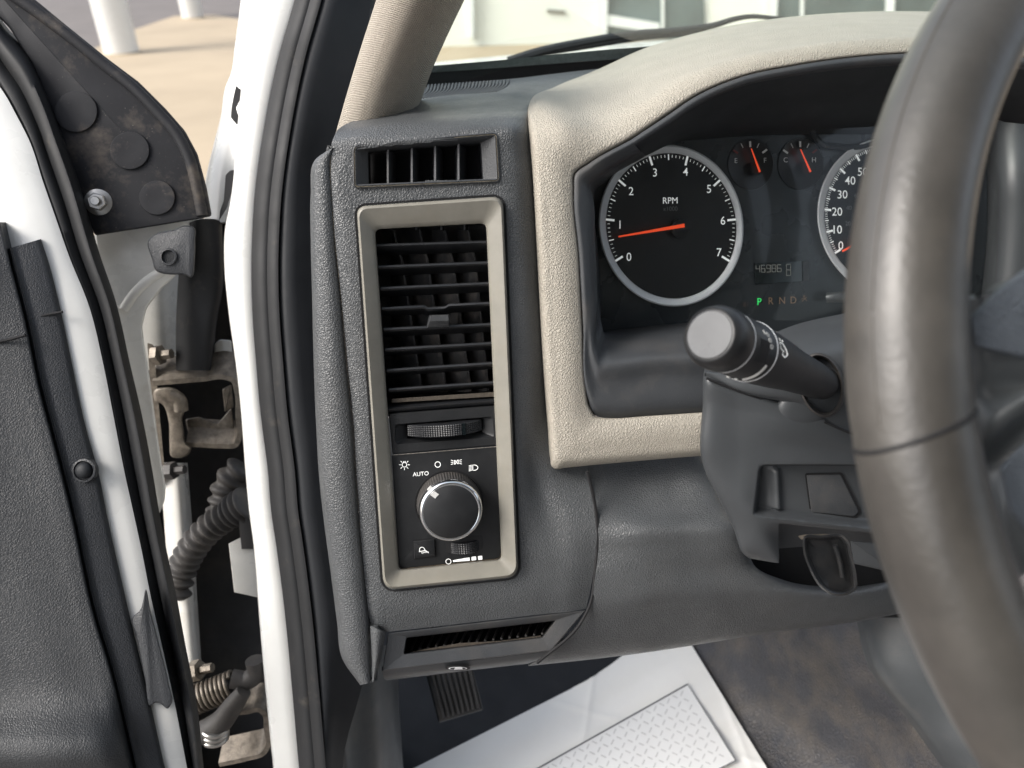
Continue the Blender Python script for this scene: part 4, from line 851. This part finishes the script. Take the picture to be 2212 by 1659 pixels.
# ------------------------------------------------------------------ footwell
fl = [[FLOOR.at(x, y, -.01) for x, y in ((700, 1395), (1000, 1395), (1400, 1380), (1640, 1340))], [FLOOR.at(x, y, -.01) for x, y in ((700, 1540), (1000, 1540), (1400, 1540), (1720, 1540))], [FLOOR.at(x, y, -.01) for x, y in ((600, 1900), (1000, 1900), (1400, 1900), (1900, 1900))]]
fl = [[FLOOR.at(x, 1300, 0) + Vector((0, .25, -.1)) for x in (700, 1000, 1400, 1640)]] + fl
surf('floor', fl, 'rubberclean', T, 30, 30, .01)
fd = lambda x, y, k: FLOOR.at(x, y, k)
tn = [[fd(1480, 1330, -.02), fd(1560, 1320, .05), fd(1680, 1310, .12), fd(1780, 1300, .17), fd(1870, 1290, .20)],
      [fd(1495, 1400, -.004), fd(1580, 1385, .05), fd(1700, 1370, .12), fd(1790, 1355, .17), fd(1870, 1340, .20)],
      [fd(1545, 1490, -.004), fd(1620, 1480, .03), fd(1730, 1460, .09), fd(1820, 1450, .14), fd(1895, 1440, .18)],
      [fd(1600, 1580, -.004), fd(1690, 1580, .015), fd(1790, 1570, .06), fd(1890, 1560, .11), fd(1985, 1560, .16)],
      [fd(1670, 1670, -.004), fd(1760, 1670, .01), fd(1860, 1670, .04), fd(1950, 1670, .09), fd(2062, 1670, .15)],
      [fd(1760, 1790, -.004), fd(1840, 1790, .01), fd(1940, 1790, .03), fd(2040, 1790, .07), fd(2160, 1790, .13)]]
surf('tunnel_cover', tn, 'floorvinyl', T, 50, 50, .004)
cs = [[D(1848, 1290, .72), D(1880, 1290, .69), D(1960, 1290, .66), D(2300, 1290, .62)], [D(1852, 1345, .715), D(1885, 1345, .68), D(1965, 1345, .655), D(2300, 1345, .62)], [D(1873, 1432, .705), D(1905, 1432, .67), D(1990, 1432, .65), D(2300, 1432, .61)],
      [D(1965, 1560, .69), D(1995, 1560, .66), D(2070, 1560, .64), D(2300, 1560, .6)], [D(2045, 1670, .68), D(2075, 1670, .65), D(2150, 1670, .62), D(2300, 1670, .59)], [D(2140, 1790, .67), D(2170, 1790, .64), D(2230, 1790, .61), D(2330, 1790, .58)]]
surf('console_side', cs, 'console', T, 30, 50, .004)
kp = [[D(690, 1395, .66), D(740, 1395, .655), D(800, 1395, .67), D(838, 1395, .70), D(842, 1395, .85)], [D(700, 1500, .66), D(750, 1500, .655), D(805, 1500, .67), D(839, 1500, .70), D(842, 1500, .88)], [D(710, 1720, .67), D(760, 1720, .66), D(812, 1720, .675), D(845, 1720, .70), D(850, 1720, .9)]]
surf('kick_panel', kp, 'console', T, 30, 30, .004)
MB().tube(spline([D(x, y, .652) for x, y in ((718, 1412), (724, 1500), (735, 1700))], 12), .0012, 6).build('kick_seam', 'void', T)
# firewall / dark back
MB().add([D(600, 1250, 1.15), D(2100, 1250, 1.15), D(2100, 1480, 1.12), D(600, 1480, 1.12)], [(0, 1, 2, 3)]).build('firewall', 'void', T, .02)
# parking brake pedal
PD = Plane(D(985, 1500, .80), (-.05, -.1, 1))
pq = rpoly([cF(786, 1055), cF(1088, 1018), cF(1158, 1282), cF(868, 1368)], 5, 4)
pe = MB().slab(PD, pq, -.012, .004, .003, 4).build('parking_brake_pedal', 'black', T, 0, 40)
mb = MB()
for k in range(8):
    t = (k + .8) / 8.7; a = (cF(800, 1050)[0] + 100 * t, cF(800, 1050)[1] - 12 * t); b = (cF(880, 1345)[0] + 91 * t, cF(880, 1345)[1] - 27 * t)
    mb.loft([[PD.at(p[0] + dx, p[1], hh) for dx, hh in ((-3.4, .003), (-2.2, .0075), (2.2, .0075), (3.4, .003))] for p in (a, b)], True, True)
mb.build('pedal_ribs', mat('worn pedal rubber', (.06, .058, .058), .5, var=.2, vscale=120), pe, 0, 30)
MB().tube([PD.at(960, 1460, -.01), PD.at(955, 1420, -.04), PD.at(950, 1350, -.06)], .012, 10).build('pedal_arm', 'black', pe)
# ------------------------------------------------------------------ paper floor mat
pmt = thing('paper_floor_mat', 'white paper floor mat printed with a tread plate panel, lying in the footwell', 'floor mat', world(FLOOR.at(1400, 1560, 0)))
def fl_quad(mb, q, h): return mb.poly(FLOOR, q, h)
NU, NVv = 140, 110; rows = []
cTL, cTR, cBR, cBL = (1285, 1462), (1455, 1330), (1780, 1860), (560, 1828)
for i in range(NVv):
    t = i / (NVv - 1); row = []
    for j in range(NU):
        u = j / (NU - 1)
        x = (cTL[0] * (1 - u) + cTR[0] * u) * (1 - t) + (cBL[0] * (1 - u) + cBR[0] * u) * t; y = (cTL[1] * (1 - u) + cTR[1] * u) * (1 - t) + (cBL[1] * (1 - u) + cBR[1] * u) * t
        h_ = .003 + .0010 * (math.sin(x * .021 + y * .013) + math.sin(x * .009 - y * .03 + 1)) + .0007 * math.sin(x * .05 + y * .08) + .0010 * math.exp(-((x - 1262 - .15 * (1590 - y)) / 7) ** 2) * (1 if y < 1610 else 0) + .0008 * math.exp(-((y - 1500 - .3 * (x - 1150)) / 6) ** 2) + .0008 * math.exp(-((x - 1560 - .4 * (y - 1500)) / 6) ** 2)
        row.append(FLOOR.at(x, y, h_ + .004))
    rows.append(row)
MB().grid(rows).build('sheet', 'paper', pmt, .0006, 60)
iq = [(1485, 1478), (1589, 1643), (1560, 1800), (900, 1800)]
MBp = MB(); fl_quad(MBp, [(1485, 1478), (1589, 1643), (1300, 1790), (930, 1790)], .0125); MBp.build('printed_panel', 'paperprint', pmt, .0004, smooth=False)
mb = MB(); mb.ribbon(FLOOR, [(930, 1790), (1485, 1478), (1589, 1643), (1300, 1790)], 3.2, .0131); mb.build('panel_border', 'paperline', pmt, 0, 30, False)
mb = MB(); pq_ = [(1478, 1492), (1580, 1640), (1310, 1775), (955, 1785)]
import itertools
e1x, e1y = 14.5, -8.2; e2x, e2y = 9.5, 15.0
for i, j in itertools.product(range(-60, 60), range(-40, 40)):
    cx_, cy_ = 1400 + i * e1x + j * e2x * 1.0, 1600 + i * e1y + j * e2y
    if not inside((cx_, cy_), pq_): continue
    if (i + j) % 2: a, b = (cx_ - 5.5, cy_ - 3.2), (cx_ + 5.5, cy_ + 2.0)
    else: a, b = (cx_ - 2.6, cy_ + 5.5), (cx_ + 2.6, cy_ - 5.5)
    mb.ribbon(FLOOR, [a, b], 2.4, .0130)
mb.build('tread_print', 'papershade', pmt, 0, 30, False)
# ------------------------------------------------------------------ open door
wl = [(-40, 150), (0, 197), (30, 250), (60, 310), (87, 393), (113, 467), (143, 553), (187, 663), (217, 786), (240, 903), (263, 1020), (282, 1106), (300, 1189), (317, 1276), (345, 1400), (372, 1523), (398, 1659), (415, 1750)]
wl_l = [(-60, 470), (-45, 480), (0, 500), (40, 508), (70, 512), (90, 516), (105, 560), (136, 680), (157, 780), (187, 920), (217, 1030), (232, 1106), (250, 1189), (271, 1276), (298, 1400), (330, 1523), (358, 1659), (380, 1750)]
wl_l = [(-90, 300), (-70, 350), (-40, 400), (-10, 440), (30, 480), (60, 500), (90, 545), (131, 663), (155, 786), (182, 903), (212, 1020), (230, 1106), (248, 1189), (269, 1276), (296, 1400), (326, 1523), (356, 1659), (378, 1750)]
door = strip('door', off(wl_l, -160), off(wl, 6), [(0, -.004), (.2, .0), (.6, .003), (.9, .0), (1, -.004)], 'white', T, K_(.564), K_(.570), 80)
# trim panel and its edge strip
tl = [(17, 553), (53, 693), (83, 836), (123, 986), (153, 1106), (200, 1323), (240, 1456), (287, 1659), (310, 1750)]
rows = []
tl_s = px2([(0, 480)] + tl, 60)
for (x, y) in tl_s:
    dd = .555 - .0 * y; bulge = .022 * math.exp(-((y - 1620) / 70) ** 2)
    rows.append([D(-260, y + 10, .50 - bulge), D(-120, y + 6, .525 - bulge), D(x - 120, y + 3, .540 - bulge), D(x - 50, y + 1, .546 - bulge * .9), D(x - 14, y, .549 - bulge * .5), D(x - 2, y, .5505), D(x + 2, y, .556), D(x + 14, y, .566)])
R1 = [spline(r, 40) for r in rows]
MB().grid(R1).build('trim_panel', 'doortrim', door, .004, 60)
mb = MB().tube(spline([D(x, y, .544) for x, y in ((-60, 745), (0, 738), (30, 731), (55, 724))], 20), .0012, 6).build('trim_seam', 'void', door)
sr = [(90, 516), (105, 560), (136, 680), (157, 780), (187, 920), (217, 1030), (232, 1106), (250, 1189), (283, 1333), (320, 1489), (358, 1659), (380, 1750)]
def xat(P, y):
    for (xa, ya), (xb, yb) in zip(P, P[1:]):
        if ya <= y <= yb: return xa + (xb - xa) * (y - ya) / (yb - ya)
    return P[-1][0]
sl3 = [(15, 520), (20, 560), (50, 680), (71, 780), (105, 920), (135, 1030), (153, 1106), (172, 1189), (203, 1333), (248, 1489), (287, 1659), (310, 1750)]
tls = [(x, y) for x, y in tl_s]; srs = px2(sr, 120); sl3 = [(xat(tls, max(481, y + 22)) + 1, max(481, y + 22)) for x, y in srs]
strip('trim_edge', sl3, srs, [(0, -.006), (.04, .0), (.1, .003), (.16, .0005), (.3, .0), (.8, .0), (.95, -.002), (1, -.008)], 'doorstrip', door, K_(.556), K_(.562), 80)
MB().tube(spline([D(x, y, .5595) for x, y in (cB(182, 418), cB(290, 385), cB(405, 362))], 14), .0011, 6).build('trim_seam', 'void', door)
scw = D(*cB(545, 1390), .557)
MB().lathe(scw, Vector((0, 0, 1)), [(.0085, -.004), (.0085, .0006), (.0072, .001), (.0066, -.001)], 40).build('screw_recess', 'doorstrip', door)
MB().lathe(scw, Vector((0, 0, 1)), [(.0062, -.003), (.006, .001), (.005, .0028), (.003, .004), (.001, .0044)], 40).build('screw', 'rubberclean', door)
hcv = [cC(945, 500), cC(975, 640), cC(1030, 850), cC(1095, 1120), cC(1112, 1240), cC(1085, 1275), cC(1045, 1245), cC(1005, 1235), cC(985, 1255), cC(940, 1080), cC(890, 820), cC(862, 680), cC(905, 640)]
MB().slab(Plane(D(330, 1400, .561), (0, 0, 1)), px2(hcv, 60, True), -.006, .003, .002, 3).build('check_cover', 'doorstrip', door, 0, 40)
# door seal
dsl = [(-50, 0), (0, 120), (30, 195), (60, 270), (87, 360), (113, 455), (143, 553), (187, 663), (217, 786), (240, 903), (263, 1020), (282, 1106), (300, 1189), (317, 1276), (345, 1400), (372, 1523), (398, 1659), (415, 1750)]
dsl = [(-60, 90), (0, 190), (30, 245), (60, 308), (87, 390), (113, 465), (143, 553), (187, 663), (217, 786), (240, 903), (263, 1020), (282, 1106), (300, 1189), (317, 1276), (345, 1400), (372, 1523), (398, 1659), (415, 1750)]
dsr = [(-20, -20), (0, 38), (43, 83), (90, 173), (133, 283), (163, 367), (215, 553), (250, 650), (281, 786), (308, 903), (330, 1020), (344, 1106), (360, 1189), (379, 1276), (402, 1400), (426, 1523), (440, 1659), (452, 1750)]
dsr = [(-20, 0), (0, 38), (62, 115), (100, 195), (133, 283), (163, 367), (217, 553), (250, 650), (281, 786), (308, 903), (330, 1020), (344, 1106), (360, 1189), (379, 1276), (402, 1400), (426, 1523), (440, 1659), (452, 1750)]
strip('door_seal', dsl, dsr, [(0, -.006), (.04, .002), (.15, .005), (.33, .004), (.42, .002), (.5, .007), (.62, .013), (.75, .014), (.88, .009), (.97, -.002), (1, -.01)], 'rubber', door, K_(.578), K_(.59), 120)
# mirror cover
mo = [(-60, -80), (20, -40), (77, 0), (150, 60), (233, 127), (300, 177), (360, 237), (400, 283), (427, 333), (447, 407), (458, 467), (430, 473), (300, 494), (205, 509), (188, 470), (160, 380), (120, 260), (70, 140), (20, 60), (-60, -20)]
MC = Plane(D(280, 320, .60), (.15, -.05, .98))
mc = MB().slab(MC, rpoly(mo, 6, 2), -.008, .0, .003, 5).build('mirror_cover', 'dirtyblack', door, 0, 40)
rimp = [(-60, -66), (60, 12), (145, 75), (225, 140), (288, 190), (345, 248), (383, 292), (408, 340), (426, 408), (437, 466)]
MB().tube(spline([MC.at(x, y, .0) for x, y in rimp], 60), .0045, 10).build('cover_rim', 'dirtyblack', door)
for (cx_, cy_, r_) in ((164, 241, 46), (280, 325, 42.5), (339, 427, 38.5)):
    MB().loft([[MC.at(x, y, h_) for x, y in ellipse(cx_, cy_, r_ * k, r_ * .96 * k, 48)] for k, h_ in ((1, -.001), (1, .0014), (.985, .002), (.95, .0021), (.5, .0016))], False, True).build('plug', 'dirtyblack', door, 0, 40)
nc = MC.at(213, 437); nx = Vector((.25, -.12, .96))
MB().lathe(nc, nx, [(.0100, 0), (.0100, .0012), (.0092, .0016)], 40).build('washer', 'steel', door)
MB().lathe(nc, nx, [(.0068, .001), (.0068, .007), (.006, .0078)], 6).build('nut', 'steel', door, 0, 20)
MB().lathe(nc, nx, [(.0034, .006), (.0034, .0115), (.003, .012)], 24).build('stud', 'steel', door)
# white hinge face of the door
hf = [(203, 500), (300, 486), (427, 468), (436, 480), (420, 520), (405, 560), (385, 590), (350, 622), (318, 664), (307, 705), (312, 745), (320, 790), (333, 886), (347, 986), (358, 1050), (356, 1080), (345, 1110), (330, 1106), (300, 1000), (260, 800), (215, 600)]
MB().slab(Plane(D(290, 700, .625), (.2, 0, .98)), rpoly(hf, 5, 2), -.012, 0, .004, 5).build('hinge_face', 'whitedirty', door, 0, 50)
MB().tube(spline([Plane(D(290, 700, .625), (.2, 0, .98)).at(x, y, -.0005) for x, y in (cB(800, 350), cB(860, 260), cB(960, 160), cB(1080, 80))], 20), .004, 10).build('pressed_rib', 'whitedirty', door)
rows = [[D(300, 590, .67), D(345, 590, .675), D(390, 590, .70)], [D(300, 700, .67), D(345, 700, .675), D(392, 700, .70)], [D(310, 800, .68), D(350, 800, .685), D(392, 800, .70)]]
surf('inner_panel', rows, 'whitedirty', door, 14, 14, .004)
rows = [[D(345, 1000, .70), D(380, 1000, .70), D(405, 1000, .73)], [D(360, 1200, .70), D(395, 1200, .70), D(420, 1200, .73)], [D(380, 1450, .70), D(415, 1450, .70), D(436, 1450, .73)]]
surf('lower_inner_panel', rows, 'whitedirty', door, 14, 20, .004)
# latch cover and rubber flap
CK = Plane(D(370, 540, .612), (.15, 0, .99))
ck = px2([cA(960, 1560), cA(1000, 1520), cA(1120, 1490), cA(1220, 1460), cA(1258, 1475), cA(1265, 1560), cB(1262, 20), cB(1235, 140), cB(1205, 125), cB(1090, 120), cB(1010, 95), cB(985, 20)], 50, True)
ckp = MB().slab(CK, ck, -.008, .003, .003, 4).build('check_strap_cover', 'doorstrip', T, 0, 40)
MB().loft([[CK.at(x, y, h_) for x, y in circ(cB(1090, 5), r_, 32)] for r_, h_ in ((19, .003), (18, .005), (15, .0052), (13, .003))], False, True).build('cover_boss', 'doorstrip', ckp, 0, 40)
rows = [[D(392, 490, .64), D(430, 474, .63), D(468, 474, .64), D(480, 520, .67)], [D(385, 600, .65), D(425, 600, .64), D(466, 600, .645), D(484, 600, .68)], [D(380, 700, .66), D(415, 700, .65), D(450, 700, .65), D(468, 700, .68)], [D(380, 800, .67), D(408, 800, .66), D(440, 800, .66), D(460, 800, .69)]]
surf('rubber_flap', rows, 'rubber', T, 24, 30, .004)
# dark wheel-arch void behind the gap; box sides added to block light
fq = [(285, 478), (600, 478), (690, 1820), (310, 1820)]
MB().loft([[D(x, y, d_) for x, y in fq] for d_ in (.735, .80, .90)], False, True).build('inner_fender', mat('dark inner fender', (.05, .05, .052), .8, dust=.5, dustcol=(.12, .105, .085), dscale=12), T, .004)
# upper hinge
HG = Plane(D(430, 870, .675), (.1, -.3, .95)); hg_ = lambda x, y, h_=0: HG.at(x, y, h_)
hin = MB()
arm = [(330, 828), (380, 824), (440, 819), (484, 815), (503, 822), (511, 845), (514, 900), (517, 945), (508, 962), (480, 964), (440, 962), (402, 960)]
ap = spline([hg_(x, y) for x, y in arm], 70); loops = []
for i, pnt in enumerate(ap):
    a, b = ap[max(0, i - 1)], ap[min(len(ap) - 1, i + 1)]; t_ = (b - a).normalized(); si = t_.cross(HG.n).normalized(); w_, dp = .0022, .022
    loops.append([pnt + si * w_, pnt - si * w_, pnt - si * w_ - HG.n * .010 + Vector((0, .018, -.004)), pnt + si * w_ - HG.n * .010 + Vector((0, .018, -.004))])
hin.loft(loops, True, True)
hinge = hin.build('door_hinge', 'rust', T, 0, 40)
kq = px2([cB(1000, 870), cB(1080, 850), cB(1160, 872), cB(1208, 950), (cB(1195, 1010)), cB(1182, 1050), cB(1192, 1130), cB(1205, 1215), cB(1240, 1245), cB(1225, 1285), cB(1110, 1300), cB(1098, 1200), cB(1090, 1060), cB(1050, 960), cB(1005, 940)], 70, True)
kn2 = MB().slab(HG, kq, -.012, .006, .004, 5).build('knuckle', 'rust', hinge, 0, 50)
MB().tube(spline([hg_(*p, .005) for p in (cB(1100, 900), cB(1160, 930), cB(1175, 1000))], 10), .006, 12).build('pin', 'rust', hinge)
MB().slab(HG, rpoly([(318, 740), (332, 745), (345, 900), (358, 1040), (345, 1050), (330, 900)], 4, 3), -.01, -.002).build('hinge_plate', 'rust', hinge)
MB().lathe(D(335, 768, .665), Vector((1, .1, .2)), [(.009, 0), (.009, .006), (.0045, .006), (.0045, .016)], 6).build('bolt', 'rust', hinge, 0, 20)
MB().lathe(D(360, 1018, .68), Vector((1, .12, .2)), [(.008, 0), (.008, .008), (.004, .008), (.004, .018)], 6).build('bolt', 'boot', hinge, 0, 20)
MB().slab(HG.shift(-.02), rpoly([(462, 745), (475, 733), (500, 735), (505, 800), (465, 800)], 5, 3), -.01, 0, .003, 4).build('hinge_tab', 'whitedirty', hinge, 0, 40)
MB().slab(HG.shift(-.02), rpoly([(480, 840), (500, 830), (505, 880), (485, 890)], 4, 3), -.01, 0, .003, 4).build('bolt_head', 'rust', hinge, 0, 40)
MB().slab(HG.shift(-.012), rpoly([(400, 905), (430, 900), (470, 915), (500, 880), (508, 940), (410, 950)], 6, 3), -.01, 0, .003, 4).build('hinge_web', 'rust', hinge, 0, 40)
# wiring boot
bp_ = spline([D(x, y, d_) for x, y, d_ in ((535, 1085, .67), (500, 1108, .675), (460, 1135, .68), (420, 1178, .685), (395, 1225, .69), (378, 1290, .69))], 150)
MB().tube(bp_, [.0115 + .0022 * math.sin(k * .62) + (.002 if k < 30 else 0) for k in range(150)], 24).build('wiring_boot', 'boot', T, 0, 70)
MB().tube(spline([D(x, y, .69) for x, y in ((525, 1010), (495, 1045), (485, 1085), (478, 1120))], 40), [.013 + .002 * math.sin(k * .8) for k in range(40)], 16).build('boot_end', 'boot', T, 0, 70)
BK = Plane(D(520, 1230, .67), (.3, 0, .95))
MB().slab(BK, [cC(1482, 205), cC(1560, 165), cC(1680, 170), cC(1680, 555), cC(1518, 520)], -.01, 0, .001, 2).build('fender_bracket', 'whitedirty', T, 0, 30)
MB().slab(BK.shift(.006), [cC(1540, -20), cC(1640, -20), cC(1640, 240), cC(1565, 240)], -.01, 0, .001, 2).build('rubber_block', 'boot', T, 0, 30)
# lower hinge with spring
LH = Plane(D(520, 1590, .67), (.1, -.3, .95))
lh = MB(); arm = [cC(1420, 1640), cC(1600, 1600), cC(1700, 1570), cC(1735, 1520), cC(1725, 1400), cC(1712, 1310), cC(1680, 1285), cC(1600, 1298), cC(1500, 1305)]
ap = spline([LH.at(x, y) for x, y in arm], 60); loops = []
for i, pnt in enumerate(ap):
    a, b = ap[max(0, i - 1)], ap[min(len(ap) - 1, i + 1)]; t_ = (b - a).normalized(); si = t_.cross(LH.n).normalized(); w_ = .0022
    loops.append([pnt + si * w_, pnt - si * w_, pnt - si * w_ - LH.n * .012 + Vector((0, .012, -.004)), pnt + si * w_ - LH.n * .012 + Vector((0, .012, -.004))])
lhinge = lh.loft(loops, True, True).build('door_hinge', 'rust', T, 0, 40)
s0, s1 = D(420, 1512, .668), D(505, 1478, .672); ax_ = (s1 - s0).normalized(); u1 = ax_.orthogonal().normalized(); u2 = ax_.cross(u1)
MB().tube([s0 + (s1 - s0) * (k / 260) + (u1 * math.cos(k / 260 * 2 * math.pi * 9) + u2 * math.sin(k / 260 * 2 * math.pi * 9)) * .0115 for k in range(261)], .0016, 8).build('spring', 'rust', lhinge, 0, 60)
MB().tube([s0, s1], .007, 12).build('spring_core', 'black', lhinge)
MB().tube(spline([LH.at(*p, .008) for p in (cC(1330, 1440), cC(1420, 1370), cC(1520, 1240), cC(1580, 1160))], 20), [.012 - .0003 * k for k in range(20)], 14).build('link_arm', 'boot', lhinge, 0, 60)
MB().tube(spline([LH.at(*p, -.002) for p in (cC(1500, 1080), cC(1600, 1090), cC(1660, 1040), cC(1650, 960))], 16), .008, 12).build('link_end', 'boot', lhinge, 0, 60)
for k in range(3): MB().lathe(LH.at(*cC(1395, 1415 + k * 28), .010), Vector((.1, .9, .3)), [(.0105, 0), (.0115, .001), (.0115, .003), (.0105, .004)], 28).build('roller', 'steel', lhinge, 0, 40)
MB().lathe(D(415, 1450, .67), Vector((1, .25, .2)), [(.009, 0), (.009, .008), (.004, .008), (.004, .02)], 6).build('bolt', 'rust', lhinge, 0, 20)
bpy.context.view_layer.update()
